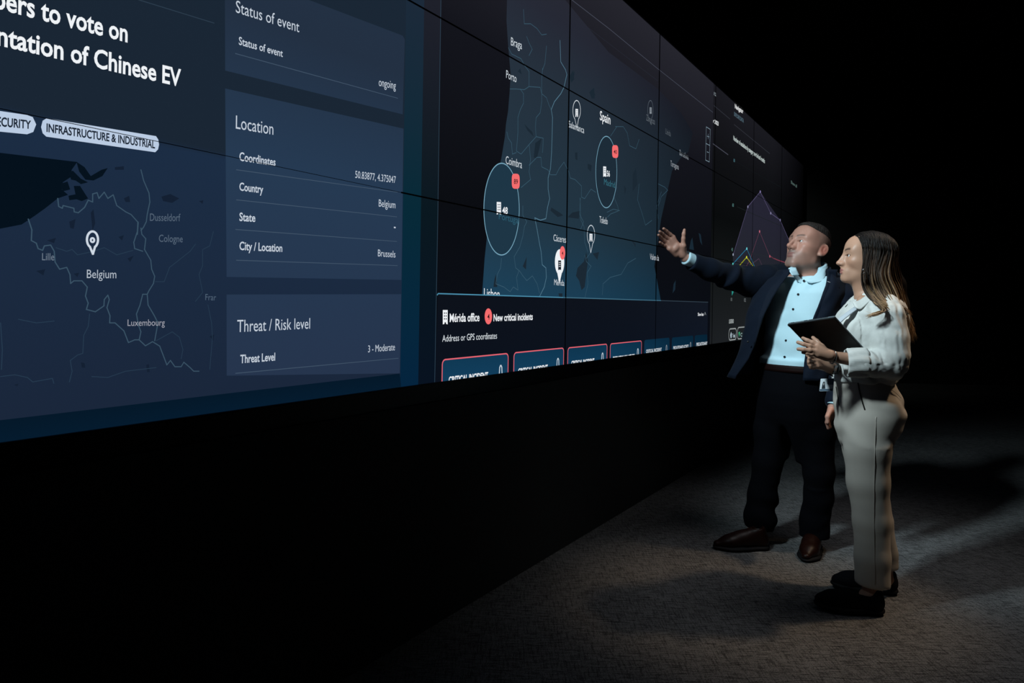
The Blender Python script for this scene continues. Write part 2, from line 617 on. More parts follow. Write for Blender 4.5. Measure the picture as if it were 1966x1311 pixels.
faint = [zz(p, 0, 400, K1) for p in (
    [(498, 590), (490, 660), (465, 710), (460, 810), (430, 820), (390, 850), (400, 910), (385, 970)],
    [(0, 940), (80, 930), (150, 945), (180, 970), (290, 950), (298, 978)],
    [(1190, 130), (1170, 210), (1130, 230), (1130, 320), (1110, 370), (1130, 470), (1090, 520)],
    [(865, 410), (915, 410), (945, 330), (990, 295), (1060, 240), (1090, 200)],
    [(1160, 540), (1180, 640), (1185, 720), (1170, 900)],
    [(870, 740), (960, 690), (1000, 720), (1020, 790), (1010, 840)],
    [(310, 220), (370, 240), (400, 230), (430, 260), (520, 240), (580, 220), (650, 260), (740, 235)],
    [(0, 640), (10, 790), (5, 900)], [(100, 620), (200, 640), (300, 630)], [(510, 940), (600, 945), (700, 910), (870, 890)])]
lines('map_region_border', faint, 0.0018, L5, emis(38, 58, 78), rep)
for body, p0, p1, c, col, b in (
        ('Lille', (79.6, 499.5), (103, 499.8), 14, (112, 126, 142), 0), ('Belgium', (165.5, 533.7), (222, 534.2), 16.5, (176, 186, 198), 0.0),
        ('Luxembourg', (243.7, 625.5), (315, 625), 12.5, (158, 160, 172), 0), ('Dusseldorf', (286.6, 424), (345, 424.7), 14.5, (86, 102, 120), 0),
        ('Cologne', (303.8, 464.2), (349.5, 465.2), 14, (86, 102, 120), 0), ('Frar', (393, 576), (413.6, 576.6), 12, (78, 96, 116), 0)):
    text(body, p0, p1, c, c, col, rep, b)


def pin_outline(cx, cy, rx, ry, tip, n=28):
    """Teardrop: a round head and a point, in pixels."""
    a0 = math.radians(28)
    pts = []
    for i in range(n + 1):
        t = a0 + (2 * PI - 2 * a0) * i / n
        pts.append((cx + rx * math.sin(t), cy + ry * math.cos(t)))
    return pts + [tip]


pin = pin_outline(176.2, 460, 10.6, 15.6, (177, 487.5))
lines('map_pin', [pin], 0.0052, L6, emis(206, 216, 228), rep, closed=True)
lines('map_pin_eye', [ell(176.2, 461, 3.3, 3.8, 16)], 0.0046, L6, emis(206, 216, 228), rep, closed=True)

# strip between the page and the map window
gap = sub('window_gap')
s_b, s_c = on_wall(808, 400)[0], on_wall(841, 400)[0]
fill_sz('gap_strip', [[(s_r, Z0), (s_b, Z0), (s_b, Z3), (s_r, Z3)]], L1, theme_falloff('gap_theme', [(Z0, (5, 36, 62)), (Z0 + PAN_H * 0.95, (8, 42, 56)), (Z0 + PAN_H * 2, (28, 42, 58)), (Z3, (36, 44, 60))]), gap)
fill_sz('gap_strip', [[(s_b, Z0), (s_c, Z0), (s_c, Z3), (s_b, Z3)]], L1, theme_falloff('gap_theme_dark', [(Z0, (8, 18, 32)), (Z0 + PAN_H * 0.95, (10, 24, 32)), (Z0 + PAN_H * 2, (30, 32, 42)), (Z3, (44, 44, 54))]), gap)

# ============================================================ the map window
mw = sub('map_window')
s_m = on_wall(1366, 420)[0]
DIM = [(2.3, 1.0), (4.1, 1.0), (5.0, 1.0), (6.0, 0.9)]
M_SEA = theme_falloff('sea_theme', [(Z0, (10, 14, 22)), (Z0 + PAN_H, (11, 13, 18)), (Z0 + 2 * PAN_H, (20, 21, 28)), (Z3, (38, 38, 46))], DIM)
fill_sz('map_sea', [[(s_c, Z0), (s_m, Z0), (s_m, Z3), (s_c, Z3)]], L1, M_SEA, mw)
M_LAND = theme_falloff('land_theme_dimmed', [(Z0 + 0.30, (26, 64, 88)), (Z0 + PAN_H, (34, 54, 68)), (Z0 + 2 * PAN_H, (37, 48, 60)), (Z0 + 2.45 * PAN_H, (38, 41, 53)), (Z3, (42, 42, 51))],
               [(2.2, 1.1), (3.6, 0.95), (4.6, 0.68), (5.4, 0.42)])  # dimming with distance along the wall, painted into the emission
land = [(973, -60), (973, 0), (972, 40), (975, 85), (977, 107), (980, 143), (978, 177), (975, 213.5), (971, 238), (969, 262), (963, 299), (961, 323), (955, 350), (945, 390), (938, 420), (934, 459), (930, 496), (929, 532), (925, 568),
        (1268, 577), (1268, 575), (1261, 545), (1256, 511), (1264, 447), (1269, 420), (1275, 383), (1281, 353), (1290, 328), (1306, 304), (1321, 292), (1330, 255), (1306, 215), (1262, 170), (1168, 100), (1100, 40), (1060, -30)]
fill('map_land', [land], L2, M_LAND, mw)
fill('map_island', [[(1341, 447), (1345, 450), (1348, 471), (1344, 464)], [(1323, 478), (1326, 462), (1329, 456), (1332, 480)], [(1291, 563), (1293, 545), (1297, 538), (1296, 556)]], L2, emis(24, 40, 52), mw)
K5 = 400 / 1311
A5, A6, A7 = (780, 0), (1080, 60), (820, 380)
main = [zz([(965, 255), (970, 390), (1000, 440), (1008, 470), (990, 550), (970, 590), (930, 640), (910, 690), (918, 740), (915, 860), (912, 960), (905, 1060), (890, 1120), (890, 1190), (900, 1250), (885, 1311)], *A5, K5),
        zz([(755, 65), (745, 130), (710, 140), (675, 125), (690, 200), (700, 260), (715, 340), (722, 420), (745, 440), (748, 500), (735, 560), (705, 620)], *A7, K5)]
lines('map_border', main, 0.0042, L4, emis(84, 122, 142), mw)
thin = [zz(p, *A5, K5) for p in (
    [(650, 560), (690, 560), (740, 565), (770, 545), (840, 550), (850, 590), (880, 615), (895, 660), (910, 690)],
    [(770, 545), (770, 450), (740, 410), (720, 370), (660, 340), (640, 300)],
    [(735, 60), (740, 150), (780, 150), (820, 180), (850, 220), (880, 215)],
    [(770, 350), (790, 310), (770, 270), (755, 230)],
    [(850, 590), (850, 640), (840, 710), (815, 740), (810, 800), (815, 860), (770, 910), (720, 970), (690, 950), (695, 900), (700, 830), (700, 740), (715, 690), (735, 650), (735, 590), (715, 560)],
    [(690, 960), (665, 970), (660, 900), (640, 870), (630, 830)], [(815, 860), (860, 870), (855, 960)],
    [(770, 910), (780, 1000), (770, 1080), (780, 1130), (720, 1180)],
    [(770, 1040), (820, 990), (845, 990), (850, 1050), (890, 1070), (905, 1100), (940, 1100), (960, 1060), (990, 1020), (1020, 1080), (1030, 1120), (1060, 1130), (1100, 1170), (1100, 1240), (1120, 1250), (1160, 1190), (1190, 1210)],
    [(855, 430), (850, 500), (850, 590)], [(880, 290), (870, 400), (855, 440)])]
thin += [zz(p, *A7, K5) for p in (
    [(600, 50), (600, 110), (625, 150), (610, 180), (600, 240), (580, 310), (545, 370), (555, 440), (580, 460), (600, 490), (625, 520), (660, 490), (690, 540), (705, 600)],
    [(465, 380), (460, 440), (440, 480), (430, 540), (480, 560), (520, 590), (540, 560), (570, 580), (560, 500), (575, 460)],
    [(990, 360), (1000, 400), (1030, 430), (1005, 470), (1010, 540), (990, 630)], [(1030, 340), (1000, 380)],
    [(1100, 610), (1105, 540), (1150, 500), (1220, 480), (1260, 410), (1311, 380)],
    [(960, 0), (965, 140), (985, 180), (990, 280), (1010, 340)], [(1130, 90), (1170, 70), (1210, 80)])]
thin += [zz(p, *A6, K5) for p in (
    [(330, 600), (380, 600), (405, 640), (420, 720), (460, 740), (480, 680)], [(300, 660), (320, 630), (340, 600)],
    [(340, 980), (320, 1040), (345, 1100), (350, 1130), (300, 1150), (280, 1170)], [(480, 960), (470, 1060), (500, 1150), (520, 1220), (560, 1190)],
    [(110, 1050), (105, 1150), (130, 1200), (110, 1250)], [(600, 960), (640, 980), (660, 1000), (620, 1040), (600, 1100)],
    [(620, 1010), (590, 1100), (600, 1180)])]
lines('map_region_border', thin, 0.0028, L4, emis(58, 90, 108), mw)
water = [zz(p, *A7, K5) for p in ([(430, 480), (440, 560), (415, 560), (422, 510)], [(945, 440), (985, 400), (1000, 340), (1010, 400), (975, 470), (990, 560), (970, 580), (955, 520), (935, 490)], [(600, 430), (625, 370), (620, 450)],
                                  [(780, 60), (830, 90), (855, 110), (820, 120), (775, 80)], [(1040, 350), (1080, 340), (1070, 390)], [(1280, 260), (1311, 290), (1311, 310)], [(825, 600), (850, 600), (850, 625), (830, 625)])]
water += [zz(p, *A5, K5) for p in ([(740, 780), (790, 830), (800, 860), (760, 820)], [(850, 870), (820, 1000), (800, 990), (810, 900)], [(1025, 480), (1050, 440), (1055, 500), (1035, 520)], [(700, 450), (715, 430), (725, 470)], [(1150, 580), (1180, 550), (1185, 620), (1165, 620)], [(1060, 960), (1075, 960), (1075, 1010), (1062, 1000)], [(1140, 1030), (1165, 1040), (1160, 1080), (1140, 1060)])]
water += [zz(p, *A6, K5) for p in ([(440, 900), (460, 860), (470, 960), (440, 1010)], [(385, 970), (400, 990), (390, 1030)], [(30, 1170), (60, 1140), (110, 1130), (100, 1180)], [(50, 300), (75, 250), (70, 290)], [(190, 370), (205, 400), (190, 420)])]
fill('map_reservoir', water, L3, emis(27, 40, 51), mw)

M_RING = emis(120, 168, 190)
M_WHITE = emis(*WHITE)
M_RED = emis(244, 108, 110)
rings = [(962, 401.5, 34, 88), (1163.3, 330.3, 20.3, 68.5)]
for (x, y, a, b) in rings:
    fill('cluster_disc', [ell(x, y, a, b)], 0.0015, emis(30, 54, 70) if x < 1000 else emis(29, 44, 56), mw)
    lines('cluster_ring', [ell(x, y, a, b, 72)], 0.0048, L5, M_RING, mw, closed=True)


def building(x0, y0, x1, y1, m, mw_, hole, slope=0.0, lay=0.0028):
    """Little office-block sign: a white block with dark window dots."""
    o = fill('office_sign', [[(x0, y0), (x1, y0 + slope), (x1, y1), (x1 - (x1 - x0) * .35, y1 - 1), (x1 - (x1 - x0) * .35, y1 - 4), (x0 + (x1 - x0) * .35, y1 - 4), (x0 + (x1 - x0) * .35, y1 - 1), (x0, y1)]], lay, m, mw_)
    w, h = x1 - x0, y1 - y0
    hs = []
    for i in range(3):
        yy = y0 + h * (0.17 + 0.2 * i)
        for k in (0.22, 0.58):
            hs.append([(x0 + w * k, yy), (x0 + w * (k + .2), yy), (x0 + w * (k + .2), yy + h * .09), (x0 + w * k, yy + h * .09)])
    q = fill('office_sign_windows', hs, lay + 0.0005, hole, mw_)


M_DARKHOLE = emis(30, 50, 64)
building(952.7, 387.6, 961, 412, M_WHITE, mw, M_DARKHOLE, 0.5)
building(1157.3, 319.4, 1163, 339.5, M_WHITE, mw, M_DARKHOLE, 0.5)
building(1104, 209, 1109, 225, M_WHITE, mw, M_DARKHOLE, 0.5)
building(1246.5, 206, 1250.5, 218.5, emis(130, 138, 146), mw, M_DARKHOLE, 0.5)
building(1131, 448.6, 1136.6, 464, M_WHITE, mw, M_DARKHOLE, 0.5)
building(848.6, 595, 858, 622.6, M_WHITE, mw, emis(20, 24, 34), 0, 0.0042)
for (x, y, a, b, tip, w, c) in ((1106.3, 212, 7.3, 19, (1107, 247), 0.004, emis(222, 230, 236)), (1248, 211, 5.2, 18, (1248.3, 238), 0.004, emis(92, 102, 112)), (1133.8, 451, 7.2, 18.5, (1133.4, 485), 0.0045, emis(214, 224, 232))):
    lines('map_pin', [pin_outline(x, y, a, b, tip)], w, L5, c, mw, closed=True)
fill('map_pin', [pin_outline(1073.6, 503, 9, 24.5, (1073.2, 545))], L4, M_WHITE, mw)['label'] = 'solid white map pin'
building(1070.8, 500, 1076.4, 518.5, emis(24, 32, 42), mw, M_WHITE)


def badge(cx, cy, a, b, txt, tw, th, sq=False, slope=0.0, lay=0.0029):
    p = [(cx + a * math.copysign(abs(math.cos(t)) ** (0.55 if sq else 1), math.cos(t)), cy + slope * math.cos(t) * a + b * math.copysign(abs(math.sin(t)) ** (0.55 if sq else 1), math.sin(t))) for t in [2 * PI * i / 40 for i in range(40)]]
    fill('alert_badge', [p], lay, M_RED, mw)
    text(txt, (cx - tw / 2, cy + th / 2), (cx + tw / 2, cy + th / 2 + 1.0), th, th, (36, 14, 20), mw, 0.01, layer=lay + 0.0006)


badge(989.2, 348, 7.6, 14.5, '89', 7.6, 9.5, True, 0.08)
badge(1180.3, 291, 5.9, 12.3, '40', 6, 7.5, True, 0.1)
badge(1079, 485.5, 5.2, 13, '4', 2.6, 8)
badge(936.2, 607.2, 7.1, 15.3, '4', 4.2, 11, lay=0.0042)
TM = (206, 215, 222)
for body, p0, p1, c, col, b in (
        ('48', (963.2, 409.9), (973.6, 411), 13, WHITE, .02), ('56', (1164, 338.4), (1170, 339.2), 11, WHITE, .02),
        ('Portugal', (956.7, 420.5), (995.5, 429.5), 13, (44, 92, 112), 0), ('Madrid', (1158.7, 354.4), (1179.8, 360.8), 12, (52, 108, 124), 0),
        ('Braga', (979.9, 87), (1001, 95), 16, TM, 0), ('Porto', (970.7, 149.5), (990.5, 158.7), 15.5, TM, 0), ('Coimbra', (969.8, 314.3), (1001, 323.4), 15.5, TM, 0),
        ('Spain', (1150.8, 230), (1171, 239), 18, WHITE, .01), ('Salamanca', (1090.7, 244), (1120.5, 256.3), 13, TM, 0), ('Zaragoza', (1240, 231), (1256.5, 239.5), 12, (92, 100, 108), 0),
        ('Lleida', (1277, 256.8), (1287, 262.3), 11, (80, 88, 96), 0), ('Barcelona', (1304, 297.5), (1321, 307), 11, (134, 142, 150), 0), ('Tarragona', (1286.6, 318.4), (1302.3, 326), 11, (150, 158, 166), 0),
        ('Toledo', (1150, 427.3), (1165.7, 431), 13, TM, 0), ('Cáceres', (1061.6, 462.4), (1085.6, 466.3), 13, TM, 0), ('Mérida', (1063, 547), (1082.4, 548.8), 11.5, TM, 0),
        ('Valencia', (1247, 498), (1264.2, 500.7), 11.5, (188, 196, 204), 0), ('Lisbon', (928, 570.7), (958, 573), 18, WHITE, 0)):
    text(body, p0, p1, c, c, col, mw, b)
# window header, scale buttons
lines('header_rule', [[(1092, -4), (1168.5, 55), (1258.5, 129), (1368, 215.6)]], 0.004, L4, emis(70, 74, 88), mw)
lines('header_rule', [[(1036, -10), (1115, 43), (1262, 155)]], 0.003, L4, emis(38, 41, 52), mw)
lines('window_edge', [[(846, -1), (845.6, 0), (840, 400), (833.7, 735)]], 0.0032, L4, emis(46, 66, 82), mw)
lines('zoom_buttons', [[(1355.3, 243.5), (1363, 248.5), (1361.2, 311), (1354, 307.2)]], 0.005, L5, emis(128, 150, 164), mw, closed=True)
lines('zoom_buttons', [[(1354.7, 275.5), (1362.2, 279.3)], [(1357.2, 261.5), (1360.6, 262.9)], [(1358.9, 257.5), (1358.9, 266.5)], [(1356.8, 291.5), (1360, 292.9)]], 0.005, L5, emis(128, 150, 164), mw)

# ---- incident panel at its foot
ip = sub('incident_panel')
fill('panel_background', [[(840, 563.3), (1220, 575.5), (1358.5, 580), (1357, 665), (834, 740)]], 0.0036, theme_falloff('panel_theme', [(Z0, (11, 17, 28)), (Z0 + 0.5, (14, 18, 26))], [(2.3, 1.0), (4.2, 1.1), (6.2, 1.5)]), ip)
lines('panel_edge', [[(838, 566), (840, 563.5), (1080, 571)]], 0.005, 0.0040, emis(74, 140, 170), ip)
lines('panel_edge', [[(1080, 571), (1268, 577)]], 0.0055, 0.0040, emis(62, 106, 128), ip)
lines('panel_edge', [[(1268, 577), (1358.5, 580)]], 0.0055, 0.0040, emis(48, 62, 74), ip)
text('Mérida office', (861.8, 618), (919, 616.2), 16, 15.5, WHITE, ip, 0.02, 0.0042)
text('New critical incidents', (946, 616.4), (1021.4, 613.8), 13.5, 13, WHITE, ip, 0.022, 0.0042)
text('Address or GPS coordinates', (847.5, 656), (952.7, 650), 13, 12.5, (214, 222, 228), ip, 0, 0.0042)
text('Show less', (1338.8, 606.3), (1349.8, 606), 6, 6, WHITE, ip, 0.02, 0.0042)
lines('caret', [[(1351.3, 604.5), (1352.8, 599.5), (1354.3, 604.3)]], 0.006, 0.0042, emis(150, 156, 162), ip)
CARDS = [((846.8, 688.8), (975, 677.5), 1, 'CRITICAL INCIDENT', (859.7, 735.2), (935.4, 725.6), 12.0),
         ((984.7, 675.3), (1081.5, 667.4), 1, 'CRITICAL INCIDENT', (993.3, 717.5), (1050, 709.5), 10),
         ((1088.5, 666), (1164.8, 660), 1, 'CRITICAL INCIDENT', (1095.5, 701.5), (1139.7, 696), 8.5),
         ((1170, 659), (1231, 653.4), 1, 'PRECAUTIONARY ACTIVITY', (1175.5, 692.2), (1217.5, 686.7), 7.5),
         ((1236, 652), (1284.6, 648.4), 0, 'CRITICAL INCIDENT', (1239, 677.8), (1269, 673.6), 6.5),
         ((1289, 648), (1330, 644), 0, 'PRECAUTIONARY ACTIVITY', (1291.5, 670.8), (1321, 667.2), 6),
         ((1333, 643.8), (1357, 641.6), 0, 'PRECAUTIONARY', (1336, 664), (1357, 661.4), 6)]
M_INC = theme_falloff('incident_theme', [(Z0, (18, 62, 92)), (Z0 + 0.16, (14, 52, 76)), (Z0 + 0.3, (14, 50, 70))], [(2.4, 1.0), (4.0, 0.85), (5.0, 0.5), (6.2, 0.32)])
for (a, b, red, body, t0, t1, cap) in CARDS:
    s0, z0 = on_wall(*a)
    s1, z1 = on_wall(*b)
    zt = (z0 + z1) / 2
    r = rrect(s0, Z0 - 0.2, s1, zt, 0.022)
    fill_sz('incident_card', [r], 0.0041, M_INC, ip)
    if red:
        fill_sz('incident_card_outline', stroke_polys([(s0 + .003, Z0 - .01)] + [p for p in rrect(s0 + .003, Z0 - 0.3, s1 - .003, zt - .003, 0.02, 4)[:10]][::-1] + [(s1 - .003, Z0 - .01)], 0.0058), 0.0046, emis(226, 100, 112), ip)
    text(body, t0, t1, cap, cap * .96, WHITE if red else (196, 204, 210), ip, 0.035, 0.0047, 'card_caption')
    # bell sign cut by the lower edge
    u, v = s1 - (s1 - s0) * 0.13, Z0 + 0.014
    h = 0.024
    if b[0] < 1340:
        fill_sz('bell_sign', stroke_polys([(u - .013, v - .03), (u - .010, v), (u - .009, v + h * .55), (u - .003, v + h * .9), (u + .003, v + h * .9), (u + .009, v + h * .55), (u + .010, v), (u + .013, v - .03)], 0.007), 0.0047, emis(196, 210, 220) if red else emis(140, 150, 158), ip)

# ============================================================ the chart window at the far end
ch = sub('chart_window')
M_CH = theme_falloff('chart_theme_dimmed', [(Z0, (31, 34, 37)), (Z0 + 0.8 * PAN_H, (21, 24, 25)), (Z0 + 1.5 * PAN_H, (11, 13, 14)), (Z0 + 2.2 * PAN_H, (17, 18, 21)), (Z3, (29, 29, 35))], [(5.8, 0.85), (7.0, 0.92), (8.2, 0.8), (9.2, 0.35), (10.1, 0.04)])  # far end fades to black: off-axis falloff painted into the emission
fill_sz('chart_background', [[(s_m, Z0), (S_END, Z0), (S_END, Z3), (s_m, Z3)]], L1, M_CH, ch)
purple = [(1407, 489.7), (1435.3, 397), (1459.2, 368), (1479.3, 409.3), (1497.4, 422.4), (1513.2, 458.4), (1521, 459), (1534, 470)]
fill('chart_area', [purple + [(1534, 575), (1444.5, 567.3), (1406.8, 560.4)]], L2, theme_falloff('area_theme_dimmed', [(Z0, (37, 38, 46)), (Z0 + PAN_H, (36, 38, 47)), (Z0 + 2 * PAN_H, (39, 38, 54))], [(6.0, 1.0), (8.4, .9), (10.1, .35)]), ch)  # area colour carries the same painted falloff along the wall
for nm, p, c, w in (('chart_line', purple, (104, 96, 136), .012), ('chart_line', [(1406.5, 506.8), (1433.3, 477.3), (1442, 497), (1452, 520)], (46, 136, 176), .014), ('chart_line', [(1404.5, 525.5), (1412.3, 517.8), (1432.9, 493.8), (1452, 520)], (190, 196, 40), .016),
                    ('chart_line', [(1427, 521), (1439.7, 498), (1457.8, 444.3), (1477.5, 492)], (122, 70, 92), .013), ('chart_line', [(1477.5, 492), (1491.2, 498.6), (1510, 505)], (148, 66, 84), .017), ('chart_line', [(1425, 520), (1456.5, 496.5), (1466, 516)], (86, 66, 88), .012),
                    ('chart_grid', [(1415, 397), (1455, 415), (1500, 434)], (32, 38, 40), .008), ('chart_grid', [(1410, 480), (1460, 490), (1500, 498)], (42, 50, 56), .008), ('chart_grid', [(1411, 309), (1455, 335), (1500, 360)], (22, 27, 30), .008)):
    lines(nm, [p], w * .62, L4, emis(*[int(q * .85) for q in c]), ch)
fill('chart_axis', [[(1404.5, 558), (1408.5, 559), (1406, 565), (1404.6, 567.5)]], L4, emis(40, 140, 130), ch)
for x, y, c in ((1433.3, 477.3, (110, 214, 220)), (1406.5, 506.8, (90, 200, 190)), (1407, 488.7, (150, 160, 180)), (1432.9, 493.8, (214, 216, 60)), (1457.8, 444.3, (190, 100, 120)), (1459.2, 368, (130, 120, 170)), (1435.3, 397, (130, 130, 160)), (1479.3, 409.3, (130, 126, 160)), (1477.5, 492, (170, 84, 100)), (1497.4, 422.4, (110, 106, 140))):
    fill('chart_marker', [ell(x, y, 1.1, 2.6, 12)], L5, emis(*c), ch)
for body, p0, p1, c, col, b in (
        ('80', (1407.8, 310.5), (1410.3, 311.5), 6, (70, 110, 120), 0.02), ('60', (1405.2, 396.3), (1408.2, 397.3), 6.5, (78, 120, 118), 0.02), ('40', (1403.6, 481.8), (1406.4, 482.4), 6.5, (78, 116, 112), 0.02),
        ('01', (1402.2, 577.5), (1405, 577.8), 6, (104, 112, 112), 0.02), ('02', (1427.8, 579), (1431.4, 579.3), 6.5, (100, 106, 108), 0.02),
        ('LEGEND', (1399, 620.6), (1408, 620), 7.5, (176, 184, 184), 0.02), ('Total', (1405.6, 647.6), (1411, 647.5), 7, (176, 196, 204), 0.02), ('Criminality', (1421.2, 646), (1442, 644.5), 7, (146, 178, 176), 0.02),
        ('r 2023', (1368.6, 235.5), (1378.8, 241.5), 7.5, (226, 230, 232), 0.03), ('12', (1370.2, 182.5), (1374.2, 185), 6, (150, 162, 170), 0.02),
        ('Navigator', (1410.2, 207.5), (1426.2, 218.2), 8.5, (226, 228, 228), 0.03), ('EXPLORE DATA', (1408.8, 222), (1427.2, 236), 7.5, (84, 108, 122), 0.02),
        ('Number of escalations by category over the last 6 months', (1407.4, 268.5), (1467.8, 313.5), 8.5, (186, 198, 196), 0.03), ('Show all', (1518, 352), (1529.4, 360.5), 6, (82, 104, 100), 0.02)):
    text(body, p0, p1, c, c, col, ch, b)
lines('chart_rule', [[(1370, 202.6), (1401, 228.6)], [(1409, 239), (1477.5, 295)]], 0.007, L4, emis(46, 48, 56), ch)
lines('chart_rule', [[(1368.4, 276), (1397.4, 297)]], 0.008, L4, emis(70, 72, 84), ch)
for a, b in (((1399, 632), (1413.5, 630)), ((1415.6, 629.6), (1450, 625.2))):
    s0, z0 = on_wall(*a)
    s1, z1 = on_wall(*b)
    zt = (z0 + z1) / 2
    fill_sz('legend_button', stroke_polys(rrect(s0, Z0 + .012, s1, zt, 0.045, 6), 0.011, True), L4, emis(146, 152, 152), ch)
fill('legend_mark', [[(1403, 637), (1404.2, 641), (1403.8, 648.5), (1402.4, 649.5), (1401.6, 643)]], L5, emis(186, 204, 216), ch)
fill('legend_mark', [[(1417.2, 638), (1420.2, 636.5), (1419.6, 642), (1418.4, 647)]], L5, emis(60, 170, 120), ch)
finish_texts()
# ------------------------------------------------------------------ soft bodies: distance fields turned into one smooth mesh
F32 = np.float32


def smin(a, b, k):
    if k <= 0:
        return np.minimum(a, b)
    h = np.clip(0.5 + 0.5 * (b - a) / k, 0, 1)
    return b + (a - b) * h - k * h * (1 - h)


def smax(a, b, k):
    return -smin(-a, -b, k)


class Vol:
    """A distance field on a grid whose spacing may differ from place to place."""

    def __init__(s, *axes):
        s.ax = [np.asarray(a, F32) for a in axes]
        s.F = np.full([len(a) for a in s.ax], 1.0, F32)

    def part(s, lo, hi):
        sl = tuple(slice(max(0, np.searchsorted(a, l) - 1), min(len(a), np.searchsorted(a, h) + 1)) for a, l, h in zip(s.ax, lo, hi))
        X, Y, Z = (a[q] for a, q in zip(s.ax, sl))
        return sl, X[:, None, None], Y[None, :, None], Z[None, None, :]

    def put(s, fn, lo, hi, k=0.01, op='add'):
        m = k + 0.02
        sl, X, Y, Z = s.part([v - m for v in lo], [v + m for v in hi])
        if 0 in s.F[sl].shape:
            return
        d = fn(X, Y, Z).astype(F32)
        if op == 'add':
            s.F[sl] = smin(s.F[sl], d, k)
        else:
            s.F[sl] = smax(s.F[sl], -d, k)

    def cone(s, a, b, ra, rb, k=0.02, flat=None, op='add'):
        """A tapering round limb from a to b; flat = (axis, factor) squashes it along an axis."""
        a, b = np.asarray(a, float), np.asarray(b, float)
        r = max(ra, rb)
        ext = r if flat is None else r * max(1, flat[1])

        def fn(X, Y, Z):
            ab = b - a
            t = np.clip(((X - a[0]) * ab[0] + (Y - a[1]) * ab[1] + (Z - a[2]) * ab[2]) / max(ab.dot(ab), 1e-9), 0, 1)
            dx, dy, dz = X - a[0] - t * ab[0], Y - a[1] - t * ab[1], Z - a[2] - t * ab[2]
            rr = ra + (rb - ra) * t
            if flat is not None:
                n, f = np.asarray(flat[0], float), flat[1]
                n = n / np.linalg.norm(n)
                q = (dx * n[0] + dy * n[1] + dz * n[2]) * (1 / f - 1)
                dx, dy, dz = dx + q * n[0], dy + q * n[1], dz + q * n[2]
                return (np.sqrt(dx * dx + dy * dy + dz * dz) - rr) * min(1, f)
            return np.sqrt(dx * dx + dy * dy + dz * dz) - rr
        s.put(fn, np.minimum(a, b) - ext, np.maximum(a, b) + ext, k, op)

    def chain(s, pts, k=0.02, flat=None):
        for p, q in zip(pts[:-1], pts[1:]):
            s.cone(p[0], q[0], p[1], q[1], k, flat)

    def ball(s, c, r, k=0.01, op='add'):
        s.cone(c, c, r, r, k, None, op)

    def ellipsoid(s, c, r, axes=None, k=0.01, op='add'):
        c = np.asarray(c, float)
        A = np.eye(3) if axes is None else np.asarray(axes, float)
        m = max(r)

        def fn(X, Y, Z):
            d = [X - c[0], Y - c[1], Z - c[2]]
            q = [(A[i, 0] * d[0] + A[i, 1] * d[1] + A[i, 2] * d[2]) for i in range(3)]
            k0 = np.sqrt(sum((q[i] / r[i]) ** 2 for i in range(3)))
            k1 = np.sqrt(sum((q[i] / r[i] ** 2) ** 2 for i in range(3))) + 1e-6
            return k0 * (k0 - 1) / k1
        s.put(fn, c - m, c + m, k, op)

    def loft(s, st, l, f, k=0.02, p=2.3, grow=0.0, op='add', cut=None):
        """A trunk from stations (centre, half width, half depth); l, f: its left and forward directions."""
        st = sorted(st, key=lambda q: q[0][2])
        zs = np.array([q[0][2] for q in st])
        cx, cy = np.array([q[0][0] for q in st]), np.array([q[0][1] for q in st])
        A, B = np.array([q[1] for q in st]) + grow, np.array([q[2] for q in st]) + grow
        zl, zh = zs[0] - grow * 0, zs[-1] + grow
        zi = np.linspace(zl, zh, 160)

        def sp(v):
            y = np.interp(zi, zs, v)
            for _ in range(6):
                y[1:-1] = (y[:-2] + 2 * y[1:-1] + y[2:]) / 4
            return y
        cx, cy, A, B = sp(cx), sp(cy), sp(A), sp(B)
        m = max(A.max(), B.max())

        def fn(X, Y, Z):
            zf = np.clip(Z.ravel(), zl, zh)
            g = [np.interp(zf, zi, v)[None, None, :] for v in (cx, cy, A, B)]
            dx, dy = X - g[0], Y - g[1]
            u, v = dx * l[0] + dy * l[1], dx * f[0] + dy * f[1]
            r = ((np.abs(u) / g[2]) ** p + (np.abs(v) / g[3]) ** p) ** (1 / p)
            d = (r - 1) * np.minimum(g[2], g[3])
            return smax(d, np.maximum(zl - Z, Z - zh), 0.012)
        lo = (cx.min() - m, cy.min() - m, zl)
        hi = (cx.max() + m, cy.max() + m, zh)
        s.put(fn, lo, hi, k, op)

    def ripple(s, lo, hi, fn):
        """Adds fn to the field inside a box: folds, wrinkles."""
        sl, X, Y, Z = s.part(lo, hi)
        s.F[sl] += fn(X, Y, Z).astype(F32)

    def mesh(s):
        F, ax = s.F, s.ax
        S = F < 0
        c = np.zeros([n - 1 for n in F.shape], np.int8)
        for i in (0, 1):
            for j in (0, 1):
                for k in (0, 1):
                    c += S[i:F.shape[0] - 1 + i, j:F.shape[1] - 1 + j, k:F.shape[2] - 1 + k]
        act = (c > 0) & (c < 8)
        I, J, K = np.nonzero(act)
        idx = np.full(act.shape, -1, np.int32)
        idx[I, J, K] = np.arange(len(I))
        V = {(i, j, k): F[I + i, J + j, K + k] for i in (0, 1) for j in (0, 1) for k in (0, 1)}
        acc = np.zeros((len(I), 3))
        cnt = np.zeros(len(I))
        for axis in range(3):
            o1, o2 = [q for q in range(3) if q != axis]
            for e1 in (0, 1):
                for e2 in (0, 1):
                    a = [0, 0, 0]
                    a[o1], a[o2] = e1, e2
                    b = list(a)
                    b[axis] = 1
                    va, vb = V[tuple(a)], V[tuple(b)]
                    m = (va < 0) != (vb < 0)
                    t = np.where(m, va / np.where(m, va - vb, 1), 0)
                    p = np.zeros((len(I), 3))
                    p[:, o1], p[:, o2], p[:, axis] = e1, e2, t
                    acc += p * m[:, None]
                    cnt += m
        p = acc / cnt[:, None]
